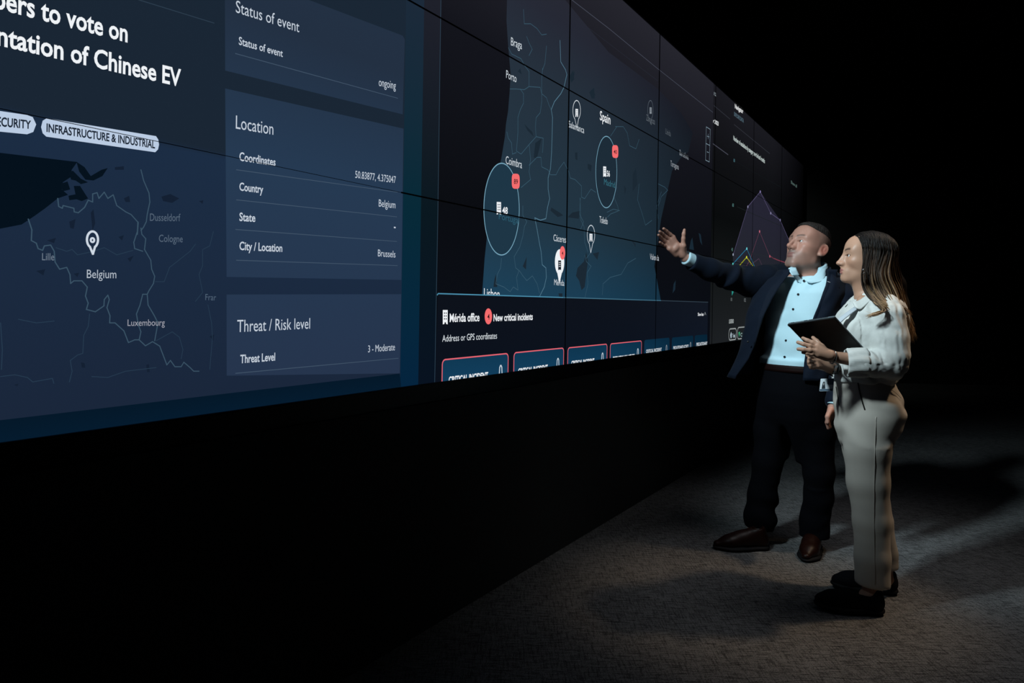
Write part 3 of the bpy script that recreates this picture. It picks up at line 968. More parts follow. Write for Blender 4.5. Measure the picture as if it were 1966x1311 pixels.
        out = np.empty_like(p)
        for q, ix in enumerate((I, J, K)):
            out[:, q] = ax[q][ix] + (ax[q][ix + 1] - ax[q][ix]) * p[:, q]
        faces = []
        for axis in range(3):
            a = [slice(None)] * 3
            b = [slice(None)] * 3
            a[axis], b[axis] = slice(0, -1), slice(1, None)
            ch = S[tuple(a)] != S[tuple(b)]
            E = list(np.nonzero(ch))
            o1, o2 = [(1, 2), (2, 0), (0, 1)][axis]
            ok = np.ones(len(E[0]), bool)
            for o in (o1, o2):
                ok &= (E[o] > 0) & (E[o] < F.shape[o] - 1)
            E = [e[ok] for e in E]
            inside = S[tuple(E)]

            def cell(d1, d2):
                q = [e.copy() for e in E]
                q[o1] += d1
                q[o2] += d2
                return idx[tuple(q)]
            quad = np.stack([cell(-1, -1), cell(0, -1), cell(0, 0), cell(-1, 0)], 1)
            quad[~inside] = quad[~inside][:, ::-1]
            faces.append(quad)
        return out, np.concatenate(faces)


def relax(v, f, n=1, w=0.5):
    for _ in range(n):
        acc = np.zeros_like(v)
        cnt = np.zeros(len(v))
        for a, b in ((0, 1), (1, 2), (2, 3), (3, 0)):
            np.add.at(acc, f[:, a], v[f[:, b]])
            np.add.at(acc, f[:, b], v[f[:, a]])
            np.add.at(cnt, f[:, a], 1)
            np.add.at(cnt, f[:, b], 1)
        v = v * (1 - w) + w * acc / np.maximum(cnt, 1)[:, None]
    return v


def soft_obj(name, vf, material, parent=None, tone=None):
    v, f = vf
    me = bpy.data.meshes.new(name)
    me.vertices.add(len(v))
    me.vertices.foreach_set('co', v.ravel())
    me.loops.add(f.size)
    me.loops.foreach_set('vertex_index', f.ravel().astype(np.int32))
    me.polygons.add(len(f))
    me.polygons.foreach_set('loop_start', np.arange(len(f), dtype=np.int32) * f.shape[1])
    me.polygons.foreach_set('use_smooth', np.ones(len(f), bool))
    me.update(calc_edges=True)
    me.validate()
    me.materials.append(material)
    if tone is not None:
        at = me.color_attributes.new('tone', 'FLOAT_COLOR', 'POINT')
        at.data.foreach_set('color', np.concatenate([tone, np.ones((len(tone), 1))], 1).astype(F32).ravel())
    o = bpy.data.objects.new(name, me)
    COL.objects.link(o)
    if parent is not None:
        adopt(o, parent)
    return o


def axis_steps(lo, hi, coarse, *fine):
    """Grid lines from lo to hi: coarse, and finer inside each (a, b, step)."""
    out = [lo]
    while out[-1] < hi:
        st = coarse
        for a, b, h in fine:
            if a <= out[-1] + 1e-6 < b:
                st = min(st, h)
        nxt = out[-1] + st
        for a, b, h in fine:
            if out[-1] < a - 1e-6 < nxt:
                nxt = a
        out.append(nxt)
    return out


def tube(pts, rad, n=8, flat=None, sub=4, twist=0.0):
    """A tube along a smooth curve: (verts, faces); flat = (axis, factor)."""
    P = np.asarray(pts, float)
    R = np.asarray(rad, float)
    m = len(P)
    tt = np.linspace(0, m - 1, (m - 1) * sub + 1)
    Q, RR = [], []
    for t in tt:
        i = min(int(t), m - 2)
        u = t - i
        p0, p1, p2, p3 = P[max(i - 1, 0)], P[i], P[i + 1], P[min(i + 2, m - 1)]
        Q.append(0.5 * (2 * p1 + (p2 - p0) * u + (2 * p0 - 5 * p1 + 4 * p2 - p3) * u * u + (3 * p1 - p0 - 3 * p2 + p3) * u ** 3))
        RR.append(R[i] * (1 - u) + R[i + 1] * u)
    Q = np.array(Q)
    T = np.gradient(Q, axis=0)
    T /= np.linalg.norm(T, axis=1)[:, None] + 1e-9
    vs, fs = [], []
    ref = np.array([0.0, 0, 1]) if abs(T[0][2]) < 0.9 else np.array([1.0, 0, 0])
    for i, (q, t, r) in enumerate(zip(Q, T, RR)):
        a = ref - t * ref.dot(t)
        a /= np.linalg.norm(a) + 1e-9
        ref = a
        b = np.cross(t, a)
        for j in range(n):
            w = 2 * PI * j / n + twist * i
            o = (a * math.cos(w) + b * math.sin(w)) * r
            if flat is not None:
                nn = np.asarray(flat[0], float)
                nn = nn / np.linalg.norm(nn)
                o = o + nn * o.dot(nn) * (flat[1] - 1)
            vs.append(q + o)
    for i in range(len(Q) - 1):
        for j in range(n):
            fs.append((i * n + j, i * n + (j + 1) % n, (i + 1) * n + (j + 1) % n, (i + 1) * n + j))
    fs.append(tuple(range(n))[::-1])
    fs.append(tuple(range((len(Q) - 1) * n, len(Q) * n)))
    return vs, fs, np.repeat(np.linspace(0, 1, len(Q)), n)


def join_parts(parts):
    V, Fc, T = [], [], []
    for v, f, t in parts:
        o = len(V)
        V += list(v)
        Fc += [tuple(i + o for i in q) for q in f]
        T += list(t)
    return V, Fc, np.array(T)


def sheet(name, rows, material, parent, thick=0.003, smooth=True):
    """A cloth sheet through a grid of points, with real thickness."""
    R = np.asarray(rows, float)
    n, m = R.shape[:2]
    du = np.gradient(R, axis=1)
    dv = np.gradient(R, axis=0)
    N = np.cross(du, dv)
    N /= np.linalg.norm(N, axis=2)[:, :, None] + 1e-12
    A, B = R + N * thick / 2, R - N * thick / 2
    V = list(A.reshape(-1, 3)) + list(B.reshape(-1, 3))
    o = n * m
    fs = []
    for i in range(n - 1):
        for j in range(m - 1):
            a, b, c, d = i * m + j, i * m + j + 1, (i + 1) * m + j + 1, (i + 1) * m + j
            fs.append((a, b, c, d))
            fs.append((o + d, o + c, o + b, o + a))
    rim = [(0, j) for j in range(m)] + [(i, m - 1) for i in range(1, n)] + [(n - 1, j) for j in range(m - 2, -1, -1)] + [(i, 0) for i in range(n - 2, 0, -1)]
    ids = [i * m + j for i, j in rim]
    for a, b in zip(ids, ids[1:] + ids[:1]):
        fs.append((b, a, o + a, o + b))
    return mesh_obj(name, V, fs, material, parent, smooth)


def unit(v):
    v = np.asarray(v, float)
    return v / np.linalg.norm(v)


def frame(yaw, pitch=0.0, roll=0.0):
    """Rows: left, forward, up. yaw 0 faces the camera, growing towards the display wall."""
    y, p = math.radians(yaw), math.radians(pitch)
    f = np.array([-math.sin(y) * math.cos(p), -math.cos(y) * math.cos(p), math.sin(p)])
    l = np.array([math.cos(y), -math.sin(y), 0.0])
    u = np.cross(f, l)
    c, s = math.cos(math.radians(roll)), math.sin(math.radians(roll))
    return np.array([c * l + s * u, f, c * u - s * l])


def folds(freq, amp, direction, seed, warp=1.0):
    """Soft wrinkles whose crests run across `direction`."""
    rs = np.random.RandomState(seed)
    d = unit(direction)
    ph = rs.rand(6) * 6.28
    w = rs.randn(6, 3)

    def fn(X, Y, Z):
        q = X * d[0] + Y * d[1] + Z * d[2]
        wv = sum(np.sin((X * a[0] + Y * a[1] + Z * a[2]) * freq * 0.35 + p) for a, p in zip(w, ph)) * 0.5 * warp
        g = np.sin((X * w[0, 1] + Y * w[1, 2] + Z * w[2, 0]) * freq * 0.22 + ph[3]) * 0.5 + 0.5
        v = np.sin(q * freq + wv)
        return amp * g * v
    return fn


def on_surface(v, px, py, lift=.0):
    """The point of a mesh nearest to the viewer on the line of sight through a pixel, lifted towards the viewer."""
    r = ray(px, py)
    o = np.array([0, 0, CAM_H])
    rn = r / np.linalg.norm(r)
    d = v - o
    t = d @ rn
    e = np.linalg.norm(d - t[:, None] * rn, axis=1)
    m = e < .007
    if not m.any():
        m = e < .02
    return o + rn * (t[m].min() - lift)


# ------------------------------------------------------------------ heads
def head_field(male):
    """Distance to a head in its own metres: x to its left, y forward, z up; the ears' axis near the origin."""
    def E(x, y, z, c, r):
        a, b, d = (x - c[0]) / r[0], (y - c[1]) / r[1], (z - c[2]) / r[2]
        k0 = np.sqrt(a * a + b * b + d * d)
        k1 = np.sqrt((a / r[0]) ** 2 + (b / r[1]) ** 2 + (d / r[2]) ** 2) + 1e-6
        return k0 * (k0 - 1) / k1

    def Cn(x, y, z, a, b, ra, rb):
        a, b = np.array(a, float), np.array(b, float)
        ab = b - a
        t = np.clip(((x - a[0]) * ab[0] + (y - a[1]) * ab[1] + (z - a[2]) * ab[2]) / (ab.dot(ab) + 1e-12), 0, 1)
        return np.sqrt((x - a[0] - t * ab[0]) ** 2 + (y - a[1] - t * ab[1]) ** 2 + (z - a[2] - t * ab[2]) ** 2) - (ra + (rb - ra) * t)

    def fn(x, y, z):
        ax = np.abs(x)
        d = E(ax, y, z, (0, -.014, .045), (.076, .096, .082))
        d = smin(d, E(ax, y, z, (0, .026, -.015), (.0605, .066, .088)), .03)
        d = smin(d, E(ax, y, z, (0, .050, .055), (.055, .042, .050)), .03)
        if male:
            d = smin(d, Cn(ax, y, z, (.043, .000, -.058), (.016, .067, -.098), .023, .020), .026)
            d = smin(d, Cn(ax, y, z, (.0, .078, -.099), (.012, .076, -.099), .0185, .017), .02)
            d = smin(d, Cn(ax, y, z, (.010, .088, .031), (.046, .070, .032), .0105, .010), .014)
            d = smin(d, E(ax, y, z, (.046, .056, -.012), (.020, .022, .018)), .024)
            d = smin(d, E(ax, y, z, (.036, .052, -.048), (.018, .024, .026)), .024)
        else:
            d = smin(d, Cn(ax, y, z, (.042, .002, -.056), (.014, .066, -.093), .020, .017), .028)
            d = smin(d, Cn(ax, y, z, (.0, .080, -.094), (.007, .078, -.094), .0155, .0145), .02)
            d = smin(d, Cn(ax, y, z, (.010, .086, .031), (.043, .070, .033), .008, .008), .014)
            d = smin(d, E(ax, y, z, (.044, .058, -.014), (.020, .022, .020)), .024)
        d = smin(d, E(ax, y, z, (.053, .022, -.012), (.018, .034, .042)), .02)
        d = smin(d, E(ax, y, z, (.050, .048, .036), (.016, .030, .030)), .02)
        d = smax(d, -(np.sqrt((ax - .033) ** 2 + (y - .106) ** 2 + (z - .011) ** 2) - .0165), .014)
        d = smin(d, np.sqrt((ax - .031) ** 2 + (y - .0745) ** 2 + (z - .0095) ** 2) - .0142, .006)
        # nose
        d = smin(d, Cn(ax, y, z, (0, .092 if male else .091, .024), (0, .116 if male else .111, -.020), .0078 if male else .0072, .0092 if male else .0078), .011)
        d = smin(d, np.sqrt(ax ** 2 + (y - (.1195 if male else .1165)) ** 2 + (z + (.026 if male else .0275)) ** 2) - (.0094 if male else .0080), .009)
        d = smin(d, E(ax, y, z, (.0125, .1010, -.0295), (.0078, .0110, .0085)), .011)
        d = smin(d, Cn(ax, y, z, (0, .112 if male else .108, -.034), (0, .092, -.043), .0055, .007), .008)
        d = smax(d, -(np.sqrt((ax - .0062) ** 2 + (y - .1045) ** 2 + (z + .0385) ** 2) - .0036), .003)
        d = smin(d, Cn(ax, y, z, (.007, .086, .014), (.0105, .094, -.026), .0075, .0085), .010)
        # mouth
        d = smin(d, E(ax, y, z, (0, .072, -.062), (.033, .026, .028)), .018)
        if male:
            d = smin(d, E(ax, y, z, (0, .0945, -.0580), (.020, .0050, .0042)), .006)
            d = smin(d, E(ax, y, z, (0, .0935, -.0685), (.0175, .0060, .0052)), .006)
        else:
            d = smin(d, E(ax, y, z, (0, .0955, -.0575), (.0205, .0056, .0055)), .006)
            d = smin(d, E(ax, y, z, (0, .0945, -.0695), (.0180, .0068, .0064)), .006)
        d = smax(d, -E(ax, y, z, (0, .1045, -.0635), (.023, .0085, .0011)), .003)
        d = smax(d, -E(ax, y, z, (0, .1050, -.0800), (.016, .0090, .0035)), .008)
        if male:
            m_ = np.clip((y - .05) / .03, 0, 1) * np.exp(-((z - .064) / .018) ** 2) * np.clip((.05 - ax) / .02, 0, 1)
            d = d + .0009 * m_ * np.sin(z * 620 + 60 * ax * ax * 100)
        # eye opening
        d = smax(d, -E(ax, y, z, (.0315, .0905, .0095), (.0138 if male else .0146, .0120, .0046 if male else .0060)), .0015)
        # ear
        q = ax - .078
        yy, zz_ = y + .022, z - .001
        c, s_ = math.cos(.22), math.sin(.22)
        ry, rz = yy * c + zz_ * s_, -yy * s_ + zz_ * c
        rx = q + ry * .45
        d = smin(d, E(rx, ry, rz, (0.001, 0, 0), (.0075, .0195, .033)), .006)
        d = smax(d, -E(rx, ry, rz, (.0085, .002, .003), (.0055, .0120, .0205)), .003)
        d = smin(d, E(rx, ry, rz, (.0035, -.002, .004), (.0035, .0045, .013)), .003)
        d = smin(d, np.sqrt(rx ** 2 + (ry - .006) ** 2 + (rz + .028) ** 2) - .0085, .006)
        d = smin(d, np.sqrt((rx + .002) ** 2 + (ry - .014) ** 2 + (rz + .004) ** 2) - .0055, .005)
        return d
    return fn


def put_head(vol, C, A, sc, male):
    hf = head_field(male)

    def fn(X, Y, Z):
        d = [X - C[0], Y - C[1], Z - C[2]]
        q = [((A[i, 0] * d[0] + A[i, 1] * d[1] + A[i, 2] * d[2]) / sc).astype(F32) for i in range(3)]
        return hf(*q) * sc
    R = 0.135 * sc
    vol.put(fn, np.array(C) - R, np.array(C) + R, 0.02)


def local(v, C, A, sc=1.0):
    return (v - np.asarray(C)) @ A.T / sc


def eye_mesh(name, C, gaze, r, mats, parent):
    g = unit(gaze)
    a = unit(np.cross(g, [0, 0, 1]))
    b = np.cross(a, g)
    rings = [0, 8, 12, 20, 26, 30, 45, 65, 90, 120, 150, 180]
    n = 20
    vs, fs, mi = [], [], []
    for k in rings:
        t = math.radians(k)
        for j in range(n):
            w = 2 * PI * j / n
            bulge = 1.04 if k < 28 else 1.0
            vs.append(np.asarray(C) + r * bulge * (g * math.cos(t) + math.sin(t) * (a * math.cos(w) + b * math.sin(w))))
    for i in range(len(rings) - 1):
        for j in range(n):
            fs.append((i * n + j, i * n + (j + 1) % n, (i + 1) * n + (j + 1) % n, (i + 1) * n + j))
            mi.append(0 if rings[i] < 12 else 1 if rings[i] < 26 else 2)
    o = mesh_obj(name, vs, fs, None, parent, True)
    for m in mats:
        o.data.materials.append(m)
    o.data.polygons.foreach_set('material_index', mi)
    return o


def tone_material(name, rough=0.5, spec=0.4, bump=None, sss=0.0, streak=None, gain=1.0):
    """A material whose own colour is stored on the mesh (skin, lips, brows; roots and tips of hair)."""
    m = mat(name, (0.5, 0.5, 0.5, 1), rough, 0, spec, bump, 0, sss)
    n, l = nodes_of(m)
    a = n.new('ShaderNodeAttribute')
    a.attribute_name = 'tone'
    src = a.outputs['Color']
    if streak:
        tc = n.new('ShaderNodeTexCoord')
        t = n.new('ShaderNodeTexNoise')
        t.inputs['Scale'].default_value = streak
        t.inputs['Detail'].default_value = 3
        l.new(tc.outputs['Object'], t.inputs['Vector'])
        mr = n.new('ShaderNodeMapRange')
        mr.inputs['From Min'].default_value = .3
        mr.inputs['From Max'].default_value = .7
        mr.inputs['To Min'].default_value = .82
        mr.inputs['To Max'].default_value = 1.14
        l.new(t.outputs['Fac'], mr.inputs['Value'])
        mx = n.new('ShaderNodeMix')
        mx.data_type = 'RGBA'
        mx.blend_type = 'MULTIPLY'
        mx.inputs['Factor'].default_value = 1
        l.new(src, mx.inputs['A'])
        l.new(mr.outputs[0], mx.inputs['B'])
        src = mx.outputs['Result']
    l.new(src, n['Principled BSDF'].inputs['Base Color'])
    return m


def skin_tone(v, C, A, sc, base, lip, brow, stubble=None, brow_lift=0.0, scalp=None, lash=None, brow_w=.0038):
    """Colour of every point of a body: skin, lips, brows and stubble sit where they are on the face."""
    q = local(v, C, A, sc)
    x, y, z = np.abs(q[:, 0]), q[:, 1], q[:, 2]
    t = np.tile(np.array(base), (len(v), 1))

    def blend(w, c):
        w = np.clip(w, 0, 1)[:, None]
        t[:] = t * (1 - w) + np.array(c) * w
    near = (np.linalg.norm(q, axis=1) < .16)
    cheek = np.exp(-(((x - .045) / .022) ** 2 + ((z + .02) / .022) ** 2)) * (y > .02) * near
    blend(cheek * .30, np.array(base) * (1.02, .78, .72))
    blend(np.exp(-((x / .018) ** 2 + ((z + .028) / .014) ** 2)) * (y > .08) * near * .35, np.array(base) * (1.05, .78, .72))
    if stubble is not None:
        beard = np.clip((-.036 - z) / .016, 0, 1) * np.clip((y - .035) / .03, 0, 1) * (z > -.14) * near
        blend(beard * .35, stubble)
        gt = np.exp(-(x / .027) ** 4 - ((z + .049) / .012) ** 4) + np.exp(-(x / .020) ** 4 - ((z + .094) / .020) ** 4)
        blend(gt * (y > .05) * near * .6, stubble)
    if scalp is not None:
        zl = np.interp(y, [-.12, -.06, -.03, -.012, .006, .020, .040, .055, .07], [-.075, -.06, -.02, .0, .0, .028, .055, .078, .11])
        hz_ = np.clip((z - zl) / .035, 0, 1) * near * (1 - ((np.abs(q[:, 1] + .02) < .03) & (x > .079)))
        blend(hz_ * np.clip(.40 + (.02 - y) * 8, .18, .85) * np.random.RandomState(3).uniform(.75, 1.1, len(v)), scalp)
    lipd = np.minimum(((x / .023) ** 2 + ((z + .0575) / .0062) ** 2), ((x / .020) ** 2 + ((z + .0695) / .0072) ** 2))
    blend(np.clip((1.25 - lipd) * 2.5, 0, 1) * (y > .082) * near * .85, lip)
    bz = .0325 + brow_lift + .006 * np.sin(np.clip((x - .012) / .042, 0, 1) * 2.4)
    bw = np.exp(-((z - bz) / brow_w) ** 2) * np.clip((x - .010) / .004, 0, 1) * np.clip((.055 - x) / .010, 0, 1) * (y > .05) * near
    blend(bw * .9, brow)
    ld = ((x - .0315) / .0165) ** 2 + ((z - .0095) / .0068) ** 2
    blend(np.clip((1.15 - ld) * 2, 0, 1) * (y > .06) * near * .5, np.array(base) * (.5, .36, .32))
    if lash is not None:
        blend(np.clip((1.35 - ld) * 3, 0, 1) * (z > .0105) * (y > .06) * near * .9, lash)
    ed = ((y + .02) / .02) ** 2 + (z / .03) ** 2
    blend(np.clip(1.3 - ed, 0, 1) * (x > .07) * near * .7, np.array(base) * (.72, .36, .32))
    return t
# ------------------------------------------------------------------ the man in the dark suit
M_SKIN_M = tone_material('skin_light', 0.48, 0.35, (260, 0.12, 0.0008), 0.0)
M_SUIT = mat('navy_wool', (0.0036, 0.0074, 0.0165, 1), 0.75, spec=0.10, bump=(420, 0.25, 0.0006), sheen=0.03, vary=(60, 0.2))
M_TROU = mat('black_wool', (0.0026, 0.0028, 0.0042, 1), 0.9, spec=0.05, bump=(420, 0.2, 0.0006), vary=(60, 0.2))
M_SHIRT = mat('pale_blue_cotton', (0.50, 0.72, 0.80, 1), 0.75, spec=0.25, bump=(300, 0.12, 0.0006), vary=(120, 0.03))
M_COLLAR_IN = mat('blue_collar_lining', (0.05, 0.20, 0.32, 1), 0.75, spec=0.2, bump=(300, 0.1, 0.0005))
M_BUTTON = mat('dark_button', (0.012, 0.013, 0.016, 1), 0.35, spec=0.4, vary=(200, 0.2))
M_BELT = mat('oxblood_leather', (0.008, 0.002, 0.0016, 1), 0.6, spec=0.12, bump=(200, 0.2, 0.0005))
M_SHOE_M = mat('brown_leather', (0.013, 0.0034, 0.0020, 1), 0.40, spec=0.20, bump=(160, 0.12, 0.0006), vary=(30, 0.3))
M_SOLE = mat('black_rubber', (0.006, 0.006, 0.007, 1), 0.7, spec=0.2, bump=(120, 0.1, 0.0005))
M_HAIR_M = mat('greying_hair', (0.022, 0.018, 0.016, 1), 0.6, spec=0.3, bump=(380, 0.8, 0.002), vary=(240, 0.6))
M_EYE = [mat('pupil', (0.002, 0.002, 0.002, 1), 0.1, spec=0.6, vary=(300, .1)), mat('grey_iris', (0.06, 0.07, 0.07, 1), 0.15, spec=0.6, vary=(900, 0.4)), mat('eye_white', (0.62, 0.62, 0.60, 1), 0.2, spec=0.5, vary=(200, .05))]
M_METAL = mat('silver_metal', (0.6, 0.6, 0.6, 1), 0.25, metal=1.0, vary=(200, 0.1))

TB = frame(50)                    # torso of the man
ML, MF = TB[0], TB[1]
MZ = 3.78
MST = [(W(1526, 752, MZ), .185, .135), (W(1529, 700, MZ), .176, .128), (W(1536, 650, MZ), .180, .130), (W(1542, 600, MZ), .195, .128), (W(1547, 562, MZ), .200, .118), (W(1550, 538, MZ), .180, .100), (W(1552, 522, MZ), .120, .080), (W(1554, 508, MZ), .075, .066)]
MH_C, MH_A, MH_S = np.array([1.6000, MZ, 1.6235]), frame(68, 19.5), 1.10

# joints
sR, eR, wR = W(1492, 541, 3.93), W(1400, 533, 3.80), W(1317, 495, 3.665)
sL, eL, wL = W(1610, 560, 3.68), W(1629, 668, 3.60), W(1601, 776, 3.52)
kneeR, ankR = W(1475, 895, 3.86), W(1458, 1010, 3.87)
kneeL, ankL = W(1572, 905, 3.74), W(1562, 1016, 3.80)
hipR, hipL = W(1497, 765, 3.87), W(1560, 765, 3.73)

# ---- body: head, neck, hands and the limbs under the clothes, one surface
vol = Vol(axis_steps(0.72, 1.95, .011, (0.74, 0.97, .0026), (1.44, 1.76, .0032)),
          axis_steps(3.30, 4.16, .011, (3.42, 3.72, .0030), (3.72, 3.93, .0032)),
          axis_steps(0.0, 1.83, .011, (0.66, 0.82, .004), (1.46, 1.83, .0030)))
put_head(vol, MH_C, MH_A, MH_S, True)
nb = W(1554, 530, 3.82)
nt = MH_C + MH_S * (np.array([0, -.022, -.055]) @ MH_A)
vol.cone(nb, nt, .068, .060, .03)
vol.cone(MH_C + MH_S * (np.array([0, .030, -.075]) @ MH_A), nb + np.array([0, 0, .01]) + MF * .03, .045, .045, .03)
vol.loft([(c, a - .03, b - .03) for c, a, b in MST[:6]], ML, MF, .03)
vol.cone(W(1552, 545, 3.80), sL, .06, .05, .04)
vol.cone(W(1552, 545, 3.80), sR, .06, .05, .04)
vol.chain([(sR, .05), (eR, .037), (wR, .026)], .02)
vol.chain([(sL, .05), (eL, .04), (wL, .027)], .02)
vol.chain([(hipR, .085), (kneeR, .052), (ankR, .038)], .03)
vol.chain([(hipL, .085), (kneeL, .052), (ankL, .038)], .03)
vol.cone(ankR, W(1415, 1046, 3.775), .036, .025, .02)
vol.cone(ankL, W(1553, 1056, 3.66), .036, .025, .02)

# right hand, open towards the display: palm to the viewer
hz = 3.635
pal = [(1292.5, 456, hz - .005), (1286.2, 461.2, hz), (1282, 467.4, hz + .003), (1281.2, 474.6, hz + .008)]
for q, r in zip(pal, (.0125, .012, .0115, .011)):
    vol.cone(W(1309, 488, 3.655), W(*q), .0175, r, .010)
vol.cone(W(1301, 472, hz), W(1296, 478, hz), .016, .014, .012)
vol.cone(W(1312, 489, 3.655), W(1312, 472, hz - .012), .018, .0155, .012)      # ball of the thumb
vol.cone(W(1297, 489, 3.655), W(1286, 478, hz), .014, .012, .012)
fing = [[(1293.5, 455, -.004, .0096), (1286.5, 449.6, -.014, .0090), (1279.5, 443.6, -.030, .0083), (1274.2, 438.9, -.046, .0070)],
        [(1286.6, 460, .0, .0096), (1278.6, 454.2, -.012, .0090), (1271.8, 448.4, -.030, .0083), (1266.6, 444.4, -.048, .0070)],
        [(1282.2, 466.6, .004, .0092), (1275, 461.2, -.008, .0086), (1268.8, 455.4, -.026, .0080), (1264.4, 451.2, -.044, .0068)],
        [(1281.2, 474.4, .008, .0082), (1275.6, 471.4, -.004, .0076), (1270.6, 467.8, -.018, .0070), (1266.9, 464.8, -.030, .0060)]]
for fg in fing:
    vol.chain([(W(x, y, hz + d), r * 1.06) for x, y, d, r in fg], .004)
vol.chain([(W(1311.5, 470, hz - .012), .0125), (W(1312.2, 458, hz - .020), .0104), (W(1312.8, 449, hz - .024), .0096), (W(1314.0, 441.5, hz - .026), .0078)], .006)
# left hand, hanging half closed
hb = W(1598, 786, 3.505)
k4 = [W(1589.5, 797, 3.475), W(1591, 799, 3.492), W(1593.5, 800, 3.51), W(1597, 800, 3.525)]
for k in k4:
    vol.cone(wL, k, .021, .0115, .012)
for k, dx in zip(k4, (0, 1.5, 3, 4)):
    b_ = np.array(k)
    m_ = W(1587.5 + dx, 811, 3.47 + dx * .012)
    t_ = W(1590 + dx, 822 - dx * .6, 3.478 + dx * .012)
    vol.chain([(b_, .0098), (m_, .0092), (t_, .0075)], .004)
vol.chain([(W(1594, 789, 3.48), .012), (W(1588.5, 800, 3.462), .0105), (W(1589, 811, 3.458), .008)], .006)
v, f = vol.mesh()
v = relax(v, f, 1, 0.35)
base = np.array((.46, .235, .175))
tone = skin_tone(v, MH_C, MH_A, MH_S, base, (.24, .098, .085), (.085, .056, .044), (.15, .122, .108), scalp=(.075, .055, .045), brow_w=.0044)
MAN = soft_obj('person', (v, f), M_SKIN_M, None, tone)
rebase(MAN, (1.52, 3.72, 0))
tag(MAN, 'man in dark navy suit and pale blue shirt, arm stretched towards the video wall', 'person')


def hl(x, y, z):
    return MH_C + MH_S * (np.array([x, y, z]) @ MH_A)


for s in (1, -1):
    eye_mesh('eye', hl(s * .031, .0745, .0095), frame(78, 22)[1], .0127 * MH_S, M_EYE, MAN)

# ---- short hair
vol = Vol(axis_steps(MH_C[0] - .17, MH_C[0] + .17, .0034), axis_steps(MZ - .17, MZ + .17, .0034), axis_steps(MH_C[2] - .13, MH_C[2] + .20, .0034))


def hair_man(X, Y, Z):
    d = [X - MH_C[0], Y - MH_C[1], Z - MH_C[2]]
    x, y, z = [(MH_A[i, 0] * d[0] + MH_A[i, 1] * d[1] + MH_A[i, 2] * d[2]) / MH_S for i in range(3)]

    def E(c, r):
        k0 = np.sqrt(((x - c[0]) / r[0]) ** 2 + ((y - c[1]) / r[1]) ** 2 + ((z - c[2]) / r[2]) ** 2)
        k1 = np.sqrt(((x - c[0]) / r[0] ** 2) ** 2 + ((y - c[1]) / r[1] ** 2) ** 2 + ((z - c[2]) / r[2] ** 2) ** 2) + 1e-6
        return k0 * (k0 - 1) / k1
    d = smin(E((0, -.014, .045), (.076, .096, .082)), E((0, .026, -.015), (.064, .066, .088)), .03)
    d = smin(d, E((0, .050, .055), (.055, .042, .050)), .03)
    th = np.interp(z.ravel(), [-.08, .05, .085, .105, .13], [.0008, .0012, .003, .009, .013]).reshape(z.shape)
    tuft = .0016 * np.sin(x * 420 + 2 * np.sin(y * 160)) * np.sin(y * 330 + 1.3 * np.sin(x * 210)) * np.clip((z - .06) / .05, 0, 1)
    d = d - th - tuft
    zh = np.interp(y.ravel(), [-.12, -.105, -.08, -.05, .0, .04, .062, .074, .12], [.02, .04, .062, .072, .080, .088, .097, .108, .17]).reshape(y.shape)
    zh = zh - np.clip((.028 - np.abs(x)) / .028, 0, 1) * .012 * (y > .05)
    return smax(d, (zh - z) * .7, .003) * MH_S


vol.put(hair_man, MH_C - .16, MH_C + .19, .0)
soft_obj('hair', vol.mesh(), M_HAIR_M, MAN)

# ---- shirt: trunk, collar, placket, cuff, buttons
SG = .006
vol = Vol(axis_steps(1.30, 1.86, .0055), axis_steps(3.52, 4.02, .0055), axis_steps(0.93, 1.56, .0055))
vol.loft(MST[1:5] + [(W(1550, 540, MZ), .172, .098), (W(1552, 533, MZ), .115, .078)], ML, MF, .0, grow=SG)
vol.loft([(W(1530, 690, MZ), .184, .138), (W(1529, 706, MZ), .176, .130)], ML, MF, .02, grow=SG)
vol.ripple((1.2, 3.4, .9), (1.9, 4.1, 1.35), folds(55, .0035, (.5, .2, .9), 3, 1.6))
vol.ripple((1.2, 3.4, .9), (1.9, 4.1, 1.6), folds(38, .0030, (.8, -.3, .35), 8, 1.2))
v, f = vol.mesh()
SHIRT = soft_obj('shirt', (v, f), M_SHIRT, MAN)


def on_trunk(st, py, ang, grow, l=ML, fwd=MF, zoff=0.0):
    """A point on a trunk at the height of station pixel py; ang in degrees from the front, towards its left."""
    s2 = sorted(st, key=lambda q: q[0][2])
    zs = [q[0][2] for q in s2]
    z = CAM_H + (590 - py) / F_PX * MZ + zoff if py is not None else zoff
    c = np.array([np.interp(z, zs, [q[0][k] for q in s2]) for k in (0, 1)] + [z])
    a = np.interp(z, zs, [q[1] for q in s2]) + grow
    b = np.interp(z, zs, [q[2] for q in s2]) + grow
    t = math.radians(ang)
    p = 2.3
    u, w = math.sin(t), math.cos(t)
    r = ((abs(u) / a) ** p + (abs(w) / b) ** p) ** (-1 / p)
    return c + np.asarray(l) * (r * u) + np.asarray(fwd) * (r * w)


# belt and its buckle
rows = []
for dz in (-.018, -.006, .006, .018):
    rows.append([on_trunk(MST, 706, a, .015, zoff=dz) for a in np.linspace(-180, 180, 60)])
sheet('belt', rows, M_BELT, MAN, .004)
# placket with buttons at their places
bp = [(1543, 541), (1532, 566.5), (1522.4, 594.4), (1514.5, 624), (1508.7, 653.4), (1506.8, 684)]


def hit_trunk(px, py, grow):
    """Where the line of sight through a pixel meets the man's trunk."""
    best = None
    for a in np.linspace(-80, 80, 161):
        p = on_trunk(MST, py, a, grow)
        q = ray(px, py)
        q = q * p[1]
        e = abs(q[0] - p[0]) + (0 if np.dot(p[:2] - np.array([1.58, MZ]), [-.39, -.92]) > 0 else 9)
        if best is None or e < best[0]:
            best = (e, p, a)
    return best[1], best[2]


